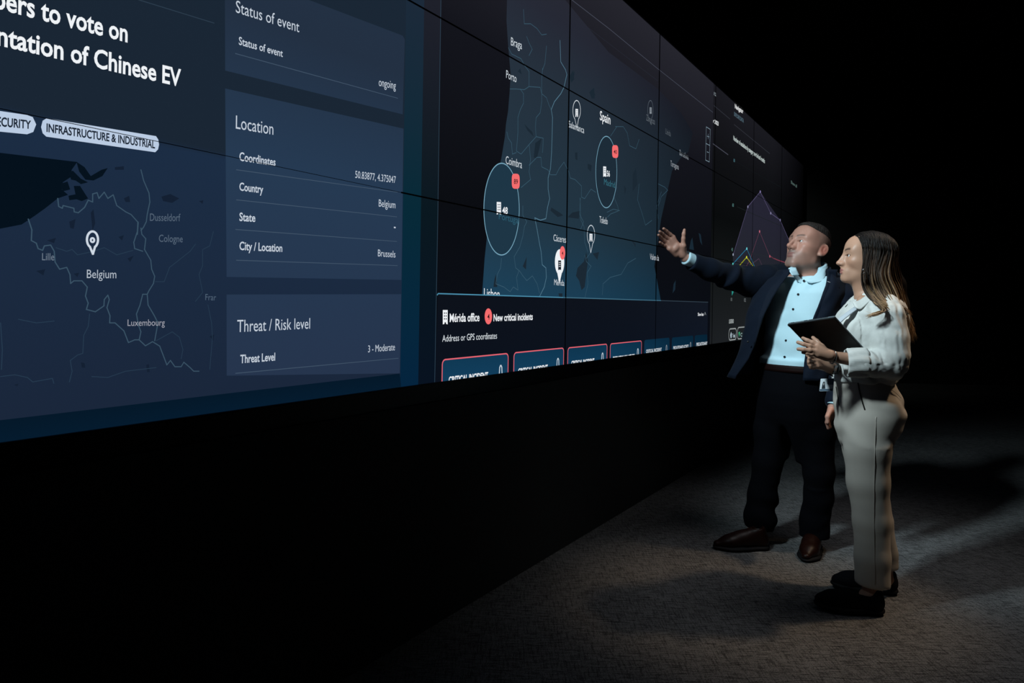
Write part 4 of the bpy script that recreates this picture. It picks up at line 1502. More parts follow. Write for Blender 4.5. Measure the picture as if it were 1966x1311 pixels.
for (x, y) in bp:
    p, a = hit_trunk(x, y, SG + .0015)
    n = unit(p - np.array([1.58, MZ, p[2]]))
    b = bmesh.new()
    bmesh.ops.create_cone(b, cap_ends=True, segments=16, radius1=.0064, radius2=.0058, depth=.003)
    for q in b.verts:
        q.co = Vector(p + n * .002) + Vector(n).to_track_quat('Z', 'Y') @ q.co
    bm_obj('shirt_button', b, M_BUTTON, SHIRT)

def collar(name, neck, l, f, r_in, tilt, stand, fall, spread, tip, gap, m_out, parent, thick=.004, inner=None):
    """A turn-down collar round the neck: a stand and a fall with two points."""
    up = unit(np.array([0, 0, 1.0]) - np.asarray(f) * tilt)
    fw = unit(np.asarray(f) + np.array([0, 0, 1.0]) * tilt * 0.0 - np.array([0, 0, 1]) * tilt)
    lf = np.asarray(l)
    rows = []
    A = np.linspace(-180 + gap, 180 - gap, 61)        # measured from the back
    for k, s in enumerate((0, .35, .8, 1.0, 1.0, .8, .55, .3, .08)):
        row = []
        for a in A:
            t = math.radians(a + 180)
            ff = abs(a) / 180.0                        # 1 at the front
            tipw = max(0.0, (ff - .70) / .30)
            if k < 4:
                h, r = stand * s, r_in + .002 * k
            else:
                g = (k - 3.6) / 4.4
                ln = fall * (1 + tip * tipw ** 2.0)
                h = stand - ln * g * (1 - .25 * tipw)
                r = r_in + .008 + spread * g * (1 + .5 * tipw)
            row.append(np.asarray(neck) + lf * (r * math.sin(t)) + fw * (r * math.cos(t)) + up * h)
        rows.append(row)
    return sheet(name, rows, m_out, parent, thick)


NECK = W(1554, 525, 3.80)
collar('collar', NECK + MF * .012, ML, MF, .076, .34, .044, .026, .010, .0, 58, M_SHIRT, SHIRT)


def leaf(name, pts, m, parent, thick=.004, n=9):
    """A cloth leaf stretched over rows of measured points (px, py, depth)."""
    P = np.array([[W(*q) for q in row] for row in pts])
    rows = []
    for a in np.linspace(0, P.shape[0] - 1, n):
        i = min(int(a), P.shape[0] - 2)
        u_ = a - i
        base_ = P[i] * (1 - u_) + P[i + 1] * u_
        t_ = np.linspace(0, 1, len(base_))
        tt = np.linspace(0, 1, n + 4)
        rows.append(np.stack([np.interp(tt, t_, base_[:, c]) for c in range(3)], 1))
    R_ = np.array(rows)
    for _ in range(2):
        R_[:, 1:-1] = (R_[:, :-2] + 2 * R_[:, 1:-1] + R_[:, 2:]) / 4
    return sheet(name, R_, m, parent, thick)


leaf('collar_leaf', [[(1585, 506, 3.765), (1573, 518.5, 3.700), (1560, 532.5, 3.665), (1547, 538.5, 3.660)],
                     [(1587, 512, 3.745), (1580, 526, 3.675), (1570, 537, 3.645), (1550, 541.5, 3.650)],
                     [(1586, 522, 3.730), (1583.5, 532, 3.662), (1578, 541, 3.632), (1556, 544, 3.645)]], M_SHIRT, SHIRT)
leaf('collar_leaf', [[(1534, 528, 3.690), (1529, 517, 3.700), (1527.5, 509, 3.740)],
                     [(1528, 528.5, 3.675), (1522, 520, 3.685), (1520, 512, 3.730)],
                     [(1521, 529, 3.665), (1516, 521, 3.675), (1513.5, 515.5, 3.725)]], M_SHIRT, SHIRT)
leaf('collar_stand', [[(1588, 506, 3.79), (1574, 522, 3.735), (1560, 536, 3.708), (1544, 542, 3.698), (1534, 533, 3.705), (1527, 520, 3.72), (1523, 510, 3.76)],
                      [(1588, 524, 3.77), (1577, 536, 3.72), (1562, 544, 3.695), (1543, 548, 3.690), (1531, 541, 3.695), (1523, 530, 3.71), (1518, 520, 3.75)]], M_SHIRT, SHIRT)

# cuff at the raised wrist
u = unit(wR - eR)
vs, fs, _ = tube([wR - u * .055, wR - u * .02, wR - u * .001, wR + u * .004, wR - u * .002, wR - u * .03], [.036, .0365, .0375, .035, .032, .030], 22, None, 2)
mesh_obj('shirt_cuff', vs, fs, M_SHIRT, SHIRT, True)
u = unit(wL - eL)
vs, fs, _ = tube([wL - u * .055, wL - u * .02, wL + u * .004, wL + u * .006, wL - u * .002], [.036, .0365, .0365, .034, .030], 22, None, 2)
mesh_obj('shirt_cuff', vs, fs, M_SHIRT, SHIRT, True)

# ---- trousers
vol = Vol(axis_steps(1.22, 1.86, .0065), axis_steps(3.52, 4.06, .0065), axis_steps(0.04, 1.03, .0065))
vol.loft([(W(1521, 885, 3.80), .080, .020), (W(1521, 850, 3.80), .125, .060), (W(1521, 828, 3.80), .152, .088), (W(1523, 800, 3.79), .176, .115), (W(1524, 775, 3.785), .184, .130), (MST[0][0], .184, .136), (MST[1][0] + np.array([0, 0, .003]), .176, .130)], ML, MF, .0, grow=.010)
vol.chain([(W(1494, 770, 3.86), .104), (W(1482, 826, 3.87), .092), (W(1474, 885, 3.86), .077), (W(1464, 950, 3.87), .075), (W(1459, 992, 3.865), .080), (W(1457, 1030, 3.86), .080)], .03)
vol.chain([(W(1562, 770, 3.73), .104), (W(1568, 826, 3.73), .090), (W(1572, 905, 3.74), .076), (W(1571, 955, 3.76), .073), (W(1564, 1000, 3.78), .073), (W(1561, 1044, 3.78), .073)], .03)
vol.ellipsoid(W(1521, 862, 3.80), (.030, .25, .150), np.array([ML, MF, [0, 0, 1]]), .02, 'sub')
vol.ripple((1.1, 3.4, .60), (1.9, 4.1, .98), folds(34, .004, (.35, .2, 1), 11, 1.8))
vol.ripple((1.1, 3.4, .02), (1.9, 4.1, .34), folds(46, .0075, (.25, -.1, 1), 5, 1.5))
vol.ripple((1.1, 3.4, .34), (1.9, 4.1, .60), folds(30, .006, (.3, .3, .9), 7, 2.0))
for (cx, cy, dz, sl) in ((ankR[0], ankR[1], W(1457, 1014, 3.86)[2], -.12), (ankL[0], ankL[1], W(1561, 1029, 3.78)[2], .0)):
    vol.put(lambda X, Y, Z, cx=cx, dz=dz, sl=sl: Z - dz - sl * (X - cx) + 0 * Y, (cx - .14, cy - .14, dz - .16), (cx + .14, cy + .14, dz + .02), 0, 'sub')
v, f = vol.mesh()
TRM = soft_obj('trousers', (relax(v, f, 1), f), M_TROU, MAN)


# ---- shoes
def shoe_man(heel, toe, name):
    d = unit(np.array([toe[0] - heel[0], toe[1] - heel[1], 0]))
    s = np.array([-d[1], d[0], 0])
    L = math.hypot(toe[0] - heel[0], toe[1] - heel[1])

    def P(t, side, z):
        return np.array([heel[0], heel[1], 0]) + d * (L * t) + s * side + np.array([0, 0, z])
    lo = np.minimum(P(-.1, 0, 0), P(1.1, 0, 0)) - .07
    hi = np.maximum(P(-.1, 0, 0), P(1.1, 0, 0)) + .07
    vol = Vol(axis_steps(lo[0], hi[0], .0036), axis_steps(lo[1], hi[1], .0036), axis_steps(-.01, .16, .0036))
    vol.cone(P(.13, 0, .048), P(.16, 0, .095), .037, .036, .02, (s, .92))
    vol.cone(P(.12, 0, .045), P(.45, 0, .050), .036, .039, .02)
    vol.cone(P(.22, 0, .085), P(.55, 0, .060), .034, .032, .03)
    vol.cone(P(.45, .004, .046), P(.70, .004, .040), .041, .042, .03, ((0, 0, 1), .85))
    vol.cone(P(.70, .003, .037), P(.92, 0, .029), .040, .022, .03, ((0, 0, 1), .75))
    vol.cone(P(.2, 0, .12), P(.2, 0, .17), .030, .032, .004, None, 'sub')
    vol.put(lambda X, Y, Z: Z - .016 + 0 * X + 0 * Y, lo - .05, (hi[0] + .05, hi[1] + .05, .016), 0, 'sub')
    for i in range(4):
        vol.cone(P(.42 + .055 * i, -.012, .093 - .008 * i), P(.42 + .055 * i, .012, .093 - .008 * i), .0026, .0026, .001)
    o = soft_obj(name, vol.mesh(), M_SHOE_M, MAN)
    vol = Vol(axis_steps(lo[0], hi[0], .004), axis_steps(lo[1], hi[1], .004), axis_steps(-.02, .05, .0035))
    vol.cone(P(.12, 0, .012), P(.12, 0, .010), .039, .039, .01, ((0, 0, 1), .5))
    vol.cone(P(.12, 0, .013), P(.45, 0, .013), .038, .038, .01, ((0, 0, 1), .3))
    vol.cone(P(.45, .004, .013), P(.70, .004, .012), .040, .043, .02, ((0, 0, 1), .28))
    vol.cone(P(.70, .003, .012), P(.92, 0, .013), .043, .025, .02, ((0, 0, 1), .28))
    vol.put(lambda X, Y, Z: Z - .0005 + 0 * X + 0 * Y, lo - .05, (hi[0] + .05, hi[1] + .05, .0005), 0, 'sub')
    soft_obj('sole', vol.mesh(), M_SOLE, o)


h1, t1 = W(1474, 1054, 3.775), W(1369, 1052, 3.765)
shoe_man(h1, t1, 'shoe')
h2, t2 = W(1564, 1046, 3.84), W(1546, 1081, 3.572)
shoe_man(h2, t2, 'shoe')

# ---- jacket
JG = .020
RE = [(1.02, (1516, 524, 3.70)), (.9, (1500, 545, 3.68)), (.8, (1484, 570, 3.67)), (.6, (1464, 610, 3.67)), (.4, (1452, 650, 3.68)), (.2, (1438, 688, 3.70)), (0, (1413, 719, 3.73))]
RS = [(1.02, (1486, 520, 3.92)), (.9, (1478, 530, 3.92)), (.8, (1455, 556, 3.90)), (.6, (1444, 592, 3.88)), (.4, (1434, 649, 3.86)), (.2, (1422, 690, 3.85)), (0, (1408, 720, 3.82))]
LE_PX = [(1588, 532), (1586, 546), (1577, 570), (1563, 606), (1551, 645), (1544, 695), (1541, 735)]


def tab(T, z):
    """Interpolate a table of measured points by height."""
    P = np.array([W(*q) for _, q in T])
    o = np.argsort(P[:, 2])
    P = P[o]
    return np.array([np.interp(z, P[:, 2], P[:, 0]), np.interp(z, P[:, 2], P[:, 1]), z])


def smooth01(t):
    t = np.clip(t, 0, 1)
    return t * t * (3 - 2 * t)


LE = [(0, (x, y, hit_trunk(x, y, JG + .006)[0][1])) for x, y in LE_PX]
z_hem, z_top = W(1450, 722, MZ)[2], W(1550, 519, MZ)[2]
JROWS = []
PH = np.concatenate([np.linspace(24, 110, 22), np.linspace(116, 250, 24), np.linspace(256, 334, 20)])
for z in np.linspace(z_hem, z_top, 34):
    row = []
    tR, tS, tL = tab(RE, z), tab(RS, z), tab(LE, z)
    e0, e90, e1 = [on_trunk(MST, None, -a, JG, zoff=z) for a in (24, 90, 334)]
    for a in PH:
        p = on_trunk(MST, None, -a, JG, zoff=z)
        wr_ = smooth01(1 - (a - 24) / 66) if a < 90 else 0
        ws_ = smooth01((a - 24) / 66) if a < 90 else smooth01(1 - (a - 90) / 70)
        wl_ = smooth01(1 - (334 - a) / 60)
        p = p + (tR - e0) * wr_ + (tS - e90) * ws_ * (1 if z < 1.47 else .5) + (tL - e1) * wl_
        p[2] = z - .012 * wr_ * (1 - (z - z_hem) / (z_top - z_hem)) ** 6
        n = unit(np.array([p[0] - 1.58, p[1] - MZ, 0]))
        p = p + n * (.004 * math.sin(a * .13 + z * 16) * math.sin(z * 31 + a * .05) * (z < 1.42))
        row.append(p)
    JROWS.append(row)
JK = sheet('jacket', JROWS, M_SUIT, MAN, .005)
# sleeves
vol = Vol(axis_steps(0.86, 1.56, .006), axis_steps(3.55, 4.08, .006), axis_steps(1.28, 1.63, .006))
SLV = [(W(1497, 541, 3.93), .098), (W(1470, 541, 3.905), .090), (W(1440, 541, 3.865), .078), (W(1400, 532, 3.80), .066), (W(1362, 517, 3.735), .056), (W(1326, 501, 3.68), .046)]
vol.chain(SLV, .03)
ex = unit(eR - sR)
vol.ripple((1.10, 3.5, 1.2), (1.56, 4.1, 1.7), folds(70, .0075, (.75, .3, -.55), 21, 1.4))
vol.ripple((0.86, 3.5, 1.2), (1.12, 4.1, 1.7), folds(40, .004, (.3, .3, 1), 4, 1.4))
u = unit(W(1326, 501, 3.68) - W(1362, 517, 3.735))
ce = W(1326, 501, 3.68) - u * .004
vol.put(lambda X, Y, Z: -((X - ce[0]) * u[0] + (Y - ce[1]) * u[1] + (Z - ce[2]) * u[2]), ce - .12, ce + .12, 0, 'sub')
soft_obj('sleeve', vol.mesh(), M_SUIT, JK)
vol = Vol(axis_steps(1.50, 1.90, .0065), axis_steps(3.36, 3.82, .0065), axis_steps(0.76, 1.56, .0065))
vol.chain([(W(1604, 562, 3.69), .080), (W(1617, 578, 3.665), .076), (W(1625, 620, 3.635), .067), (W(1629, 668, 3.60), .061), (W(1616, 722, 3.56), .053), (W(1602, 770, 3.53), .045)], .03)
vol.ripple((1.4, 3.3, .7), (1.95, 3.9, 1.6), folds(44, .005, (.3, .2, 1), 9, 1.4))
soft_obj('sleeve', vol.mesh(), M_SUIT, JK)


collar('jacket_collar', NECK + MF * .004 + np.array([0, 0, -.012]), ML, MF, .094, .30, .034, .048, .020, .0, 62, M_SUIT, JK)


# lapels
def lapel(name, T, wid, inward, lift):
    rows = []
    for k in range(6):
        row = []
        for z in np.linspace(z_hem + .18, z_top - .002, 26):
            e = tab(T, z)
            w_ = np.interp(z, [z_hem + .18, z_hem + .28, z_top - .15, z_top - .09, z_top - .075, z_top], wid)
            q = e + np.asarray(inward) * (w_ * k / 5.0) + np.array([-.30, -.95, 0]) * (lift * (1 - .3 * k / 5))
            row.append(q)
        rows.append(row)
    return sheet(name, rows, M_SUIT, JK, .004)


lapel('lapel', LE, (.004, .02, .062, .072, .046, .050), unit([.96, -.10, 0]), .012)
lapel('lapel', RE, (.004, .018, .040, .046, .032, .036), unit([-.80, .45, 0]), .012)
# stitched buttonhole on the lapel, sleeve-side button at the hem
lv = np.array([tuple(q.co) for o_ in JK.children for q in o_.data.vertices] + [tuple(q.co) for q in JK.data.vertices])
p = on_surface(lv, 1592, 541.5, .004)
vs, fs, _ = tube([p + np.array([-.010, 0, .0035]), p, p + np.array([.010, 0, -.0035])], [.0011, .0016, .0011], 6, None, 1)
mesh_obj('buttonhole', vs, fs, mat('pale_thread', (.5, .52, .55, 1), .7, vary=(300, .1)), JK, True)
p = W(1436, 656, 3.672)
b = bmesh.new()
bmesh.ops.create_icosphere(b, subdivisions=2, radius=.006)
for q in b.verts:
    q.co = Vector((q.co.x, q.co.y * .5, q.co.z)) + Vector(p)
bm_obj('jacket_button', b, M_BUTTON, JK, True)
# ------------------------------------------------------------------ the woman in the pale blouse
M_SKIN_W = tone_material('skin_warm', 0.46, 0.34, (300, 0.08, 0.0006), 0.0)
M_BLOUSE = mat('cream_linen', (0.62, 0.62, 0.59, 1), 0.85, spec=0.2, bump=(520, 0.30, 0.0007), sheen=0.1, vary=(160, 0.06))
M_CHINO = mat('beige_cotton', (0.52, 0.475, 0.42, 1), 0.8, spec=0.2, bump=(420, 0.25, 0.0008), vary=(18, 0.05))
M_SEAM = mat('dark_pocket_edge', (0.02, 0.018, 0.016, 1), 0.8, spec=0.1, vary=(100, 0.2))
M_HAIR_W = tone_material('long_hair', 0.55, 0.16, (240, 0.10, 0.001), streak=90)
M_SHOE_W = mat('black_suede', (0.005, 0.005, 0.007, 1), 0.85, spec=0.15, bump=(300, 0.3, 0.001), vary=(80, 0.3))
M_EYE_W = [M_EYE[0], mat('brown_iris', (0.03, 0.014, 0.008, 1), 0.15, spec=0.6, vary=(900, 0.4)), M_EYE[2]]

WZ = 3.12
FW = frame(100)
WL, WF = FW[0], FW[1]
WST = [(W(1668, 792, WZ), .176, .139), (W(1664, 765, WZ), .172, .132), (W(1657, 732, WZ), .152, .116), (W(1658, 705, WZ), .148, .116), (W(1664, 665, WZ), .158, .126), (W(1668, 630, WZ), .166, .132), (W(1674, 600, WZ), .168, .118), (W(1679, 580, WZ), .150, .092), (W(1682, 568, WZ), .100, .072), (W(1684, 558, WZ), .062, .058)]
WH_C, WH_A, WH_S = np.array([1.5790, WZ, 1.5255]), frame(101, 7), 0.965


def wl(x, y, z):
    return WH_C + WH_S * (np.array([x, y, z]) @ WH_A)


shL, elL, wrL = W(1702, 592, 2.965), W(1714, 703, 2.935), W(1597, 684, 2.925)
shR, elR, wrR = W(1668, 592, 3.29), W(1668, 703, 3.27), W(1594, 706, 3.06)
hpL, knL, anL = W(1677, 792, 3.045), W(1668, 935, 3.03), W(1676, 1120, 3.02)
hpR, knR, anR = W(1662, 792, 3.20), W(1668, 930, 3.19), W(1694, 1082, 3.21)

vol = Vol(axis_steps(1.16, 1.86, .010, (1.19, 1.46, .0026), (1.46, 1.70, .0030)),
          axis_steps(2.70, 3.50, .010, (2.76, 3.07, .0028), (3.07, 3.24, .0030)),
          axis_steps(0.0, 1.67, .010, (1.03, 1.21, .0026), (1.37, 1.67, .0029)))
put_head(vol, WH_C, WH_A, WH_S, False)
vol.cone(W(1676, 578, WZ), wl(0, -.020, -.05), .056, .049, .03)
vol.cone(wl(0, .020, -.072), W(1662, 574, WZ), .036, .040, .03)
vol.cone(W(1658, 580, 3.05), W(1655, 582, 3.18), .030, .030, .03)                # collar bones
vol.loft([(c, a - .035, b - .03) for c, a, b in WST[:8]], WL, WF, .03)
vol.chain([(shL, .045), (elL, .036), (wrL, .0225)], .02)
vol.chain([(shR, .045), (elR, .036), (wrR, .0225)], .02)
vol.chain([(hpL, .08), (knL, .05), (anL, .033), (W(1672, 1146, 3.01), .034), (W(1610, 1168, 3.03), .022)], .03)
vol.chain([(hpR, .08), (knR, .05), (anR, .033), (W(1700, 1112, 3.21), .034), (W(1630, 1124, 3.23), .022)], .03)
# left hand under the tablet, its back to the viewer
k_ = [(1571, 663, 2.923), (1568, 669, 2.911), (1567, 675, 2.903), (1569, 681, 2.906)]
for q, r in zip(k_, (.0115, .0115, .011, .0105)):
    vol.cone(W(1592, 682, 2.913), W(*q), .0195, r, .012)
vol.cone(W(1585, 684, 2.913), W(1571, 680, 2.908), .017, .014, .012)
fw_ = [[(1571, 663, 2.923, .0098), (1560, 657.5, 2.933, .0092), (1550, 653.5, 2.943, .0086), (1541.5, 649.0, 2.953, .0072)],
       [(1568, 669, 2.911, .0098), (1555, 664, 2.911, .0094), (1543, 660.5, 2.920, .0088), (1532, 657.0, 2.936, .0074)],
       [(1567, 675, 2.903, .0095), (1555, 672.5, 2.900, .0090), (1543, 671.0, 2.908, .0086), (1532.5, 670.0, 2.923, .0073)],
       [(1569, 681, 2.906, .0088), (1559, 679.5, 2.902, .0082), (1550, 678, 2.908, .0078), (1541.5, 676.5, 2.922, .0066)]]
for fg in fw_:
    vol.chain([(W(x, y, d), r * 1.02) for x, y, d, r in fg], .004)
vol.chain([(W(1588, 676, 2.933), .013), (W(1578, 665, 2.948), .0110), (W(1568, 655, 2.973), .0095), (W(1561, 648, 2.993), .0078)], .006)
# right hand, curled round the far corner
kr = [(1572, 690, 3.03), (1568, 694, 3.02), (1567, 699, 3.012), (1569, 704, 3.008)]
for q in kr:
    vol.cone(wrR, W(*q), .019, .011, .012)
fr_ = [[(1572, 690, 3.03, .0095), (1561, 687, 3.02, .009), (1553.5, 684.5, 3.005, .0088), (1550.5, 682.5, 2.995, .0076)],
       [(1568, 694, 3.02, .0095), (1559, 693, 3.005, .009), (1553.5, 692, 2.992, .0086), (1553.5, 688.5, 2.985, .0075)],
       [(1567, 699, 3.012, .0092), (1560, 700, 2.998, .0088), (1554, 699, 2.986, .0084), (1552.5, 695.0, 2.98, .0074)],
       [(1569, 704, 3.008, .0086), (1562, 706, 2.995, .008), (1557, 705, 2.985, .0076), (1555.5, 702, 2.98, .0066)]]
for fg in fr_:
    vol.chain([(W(x, y, d), r * 1.02) for x, y, d, r in fg], .004)
vol.chain([(W(1585, 698, 3.05), .013), (W(1574, 683, 3.05), .011), (W(1566, 674, 3.045), .0095), (W(1560, 668, 3.04), .008)], .006)
v, f = vol.mesh()
v = relax(v, f, 1, 0.35)
base = np.array((.44, .245, .165))
tone = skin_tone(v, WH_C, WH_A, WH_S, base, (.31, .105, .095), (.010, .007, .006), None, .002, None, (.02, .012, .010), .0054)
WOM = soft_obj('person', (v, f), M_SKIN_W, None, tone)
rebase(WOM, (1.60, 3.10, 0))
tag(WOM, 'long-haired woman in cream blouse and beige trousers standing in profile, holding a black tablet', 'person')
for s in (1, -1):
    eye_mesh('eye', wl(s * .031, .0745, .0095), frame(92, 14)[1], .0129 * WH_S, M_EYE_W, WOM)

# ---- blouse
vol = Vol(axis_steps(1.26, 1.88, .0050), axis_steps(2.78, 3.46, .0058), axis_steps(0.94, 1.42, .0050))
vol.loft([(WST[2][0] + np.array([0, 0, .004]), .150, .112)] + WST[3:9], WL, WF, .0, grow=.012)
vol.ellipsoid(W(1634, 640, 3.06), (.055, .06, .060), None, .05)                    # bust
vol.ellipsoid(W(1634, 640, 3.20), (.055, .06, .060), None, .05)
vol.loft([(W(1689, 716, 3.08), .120, .045), (W(1692, 690, 3.08), .128, .052), (W(1692, 660, 3.08), .122, .045)], WL, WF, .05)   # blousing at the back
vol.chain([(W(1697, 589, 3.00), .058), (W(1704, 606, 2.965), .066), (W(1709, 650, 2.95), .072), (W(1712, 684, 2.94), .069), (W(1711, 702, 2.935), .061)], .007)
vol.chain([(W(1712, 700, 2.935), .060), (W(1692, 698, 2.93), .060), (W(1660, 697, 2.93), .056)], .006)
vol.chain([(W(1686, 580, 3.07), .044), (W(1698, 590, 2.99), .058)], .02)
vol.chain([(W(1682, 579, 3.18), .044), (W(1676, 590, 3.25), .060)], .02)
vol.cone(W(1700, 594, 3.05), W(1696, 594, 3.18), .046, .046, .03)
vol.chain([(W(1672, 592, 3.25), .06), (W(1672, 640, 3.28), .07), (W(1670, 694, 3.27), .066)], .03)
vol.chain([(W(1668, 700, 3.27), .062), (W(1628, 703, 3.14), .052)], .02)
ar = (1.2, 2.7, .9)
vol.ripple((1.50, 2.7, 1.09), (1.9, 3.05, 1.36), folds(95, .0062, (1, .1, .22), 31, .8))
vol.ripple((1.50, 2.7, 1.07), (1.9, 3.05, 1.36), folds(210, .0020, (1, .1, .10), 33, 1.0))
vol.ripple((1.40, 2.7, .97), (1.78, 3.0, 1.07), folds(90, .0042, (.75, .1, .7), 14, .9))
vol.ripple((1.26, 3.0, .94), (1.9, 3.5, 1.36), folds(80, .0050, (.95, .2, .3), 6, 1.0))
vol.ripple((1.26, 2.7, .94), (1.9, 3.5, 1.40), folds(260, .0009, (.9, .5, .3), 61, 1.5))
v, f = vol.mesh()
BL = soft_obj('blouse', (v, f), M_BLOUSE, WOM)
# turned-up cuff
cu0, cu1 = W(1663, 697, 2.928), W(1631, 696.5, 2.942)
u = unit(cu1 - cu0)
rows = []
for k, (t, r) in enumerate(((-.004, .058), (.006, .0605), (.03, .0600), (.055, .0592), (.074, .0585), (.078, .0565), (.074, .054), (.05, .053))):
    row = []
    for j in range(49):
        w_ = 2 * PI * j / 48
        a = unit(np.cross(u, [0, 0, 1]))
        b = np.cross(a, u)
        rr = r * (1 + .045 * math.sin(w_ * 9 + 1.5 * math.sin(k * .9)) * (1 if k < 6 else .3) + .012 * math.sin(w_ * 17 + k))
        row.append(cu0 + u * t + (a * math.cos(w_) * .9 + b * math.sin(w_)) * rr)
    rows.append(row)
sheet('rolled_cuff', rows, M_BLOUSE, BL, .004)
cu0, cu1 = W(1632, 703, 3.15), W(1618, 704, 3.11)
vs, fs, _ = tube([cu0, cu0 * .5 + cu1 * .5, cu1, cu1], [.054, .056, .055, .048], 24, None, 3)
mesh_obj('rolled_cuff', vs, fs, M_BLOUSE, BL, True)
# open collar: two spread leaves and the placket below
NW = W(1681, 565, WZ)
collar('collar', NW, WL, WF, .060, .22, .024, .026, .012, .0, 72, M_BLOUSE, BL)


def leaf(name, pts, m, thick=.004, n=7):
    """A cloth leaf through four edge curves given by corner points in the photograph (px, py, depth)."""
    P = [[W(*q) for q in row] for row in pts]
    P = np.array(P)
    rows = []
    for a in np.linspace(0, 1, n):
        row = []
        for b in np.linspace(0, 1, n + 2):
            i, j = min(int(a * (P.shape[0] - 1)), P.shape[0] - 2), min(int(b * (P.shape[1] - 1)), P.shape[1] - 2)
            u_, v_ = a * (P.shape[0] - 1) - i, b * (P.shape[1] - 1) - j
            row.append((P[i, j] * (1 - u_) + P[i + 1, j] * u_) * (1 - v_) + (P[i, j + 1] * (1 - u_) + P[i + 1, j + 1] * u_) * v_)
        rows.append(row)
    return sheet(name, rows, m, BL, thick)


leaf('collar_leaf', [[(1676, 561, 3.045), (1662, 568, 3.035), (1650, 577, 3.03), (1637, 580, 3.025)],
                     [(1679, 567, 3.015), (1667, 577, 3.005), (1655, 586, 3.000), (1642, 590, 3.000)],
                     [(1673, 575, 3.000), (1661, 586, 2.992), (1652, 594, 2.988), (1646, 592, 2.992)]], M_BLOUSE)
leaf('collar_leaf', [[(1650, 560, 3.16), (1642, 568, 3.16), (1634, 576, 3.15), (1626, 584, 3.13)],
                     [(1645, 562, 3.18), (1635, 572, 3.175), (1626, 580, 3.16), (1620, 590, 3.13)],
                     [(1640, 570, 3.18), (1630, 578, 3.175), (1622, 588, 3.15), (1624, 596, 3.12)]], M_BLOUSE)
leaf('placket', [[(1643, 588, 3.035), (1628, 598, 3.03), (1612, 610, 3.02), (1600, 622, 3.02)],
                 [(1648, 592, 3.005), (1634, 602, 3.00), (1619, 614, 2.995), (1607, 626, 2.995)]], mat('shaded_linen', (.44, .48, .52, 1), .85, spec=.2, bump=(230, .4, .001)))  # shadow inside the collar painted as a grey-blue cloth colour

# ---- trousers
vol = Vol(axis_steps(1.25, 1.86, .0055), axis_steps(2.80, 3.42, .0060), axis_steps(0.10, 1.05, .0060))
vol.loft([(W(1662, 915, WZ), .080, .022), (W(1661, 880, WZ), .120, .062), (W(1658, 848, WZ), .150, .092), (W(1665, 822, WZ), .168, .124), (W(1669, 792, WZ), .175, .133), (W(1666, 765, WZ), .172, .129), (WST[2][0] + np.array([0, 0, -.004]), .152, .117), (W(1657, 722, WZ), .149, .113)], WL, WF, .0, grow=.004)
vol.chain([(W(1668, 812, 3.035), .096), (W(1665, 860, 3.03), .093), (W(1667, 925, 3.03), .083), (W(1673, 1000, 3.025), .073), (W(1675, 1070, 3.02), .070), (W(1675, 1123, 3.02), .072)], .02)
vol.ellipsoid(W(1664, 892, WZ), (.016, .25, .085), np.array([WL, WF, [0, 0, 1]]), .02, 'sub')
vol.chain([(W(1657, 815, 3.20), .098), (W(1660, 860, 3.19), .092), (W(1667, 925, 3.19), .080), (W(1683, 1000, 3.20), .069), (W(1692, 1060, 3.21), .066), (W(1694, 1088, 3.21), .068)], .010)
vol.ripple((1.2, 2.7, .72), (1.9, 3.5, .94), folds(46, .0045, (.2, .1, 1), 17, 1.6))
vol.ripple((1.2, 2.7, .36), (1.9, 3.5, .72), folds(36, .0045, (.6, .2, .8), 23, 1.6))
vol.ripple((1.2, 2.7, .08), (1.9, 3.5, .36), folds(40, .0050, (.7, .1, .5), 27, 1.5))
for (a, dz) in ((anL, W(1675, 1123, 3.02)[2]), (anR, W(1694, 1086, 3.21)[2])):
    vol.put(lambda X, Y, Z, dz=dz: (Z - dz) + 0.05 * (X - 1.6) + 0 * Y, (a[0] - .12, a[1] - .09, dz - .12), (a[0] + .12, a[1] + .09, dz), 0, 'sub')
v, f = vol.mesh()
v = relax(v, f, 9)
TW = soft_obj('trousers', (v, f), M_CHINO, WOM)


def seam(name, vv, pts, r, m, parent, lift=.001):
    P_ = np.array(pts, float)
    tt = np.linspace(0, len(P_) - 1, 6 * len(P_))
    pts = list(zip(np.interp(tt, range(len(P_)), P_[:, 0]), np.interp(tt, range(len(P_)), P_[:, 1])))
    Q_ = np.array([on_surface(vv, x, y, lift) for x, y in pts])
    for _ in range(3):
        Q_[1:-1] = (Q_[:-2] + 2 * Q_[1:-1] + Q_[2:]) / 4
    vs, fs, _ = tube(Q_, [r] * len(pts), 6, None, 1)
    return mesh_obj(name, vs, fs, m, parent, True)


seam('pocket_edge', v, [(1646, 728), (1650, 750), (1655, 770), (1660, 786)], .0028, M_SEAM, TW)
seam('pocket_edge', v, [(1605, 742), (1608, 760), (1611, 778)], .002, M_SEAM, TW)
seam('side_seam', v, [(1682, 800), (1680, 850), (1679, 900), (1678, 950), (1678, 1010), (1679, 1070), (1680, 1122)], .0014, M_CHINO, TW, .0006)
seam('back_pocket', v, [(1712, 748), (1722, 756), (1730, 764)], .0012, M_CHINO, TW, .0004)


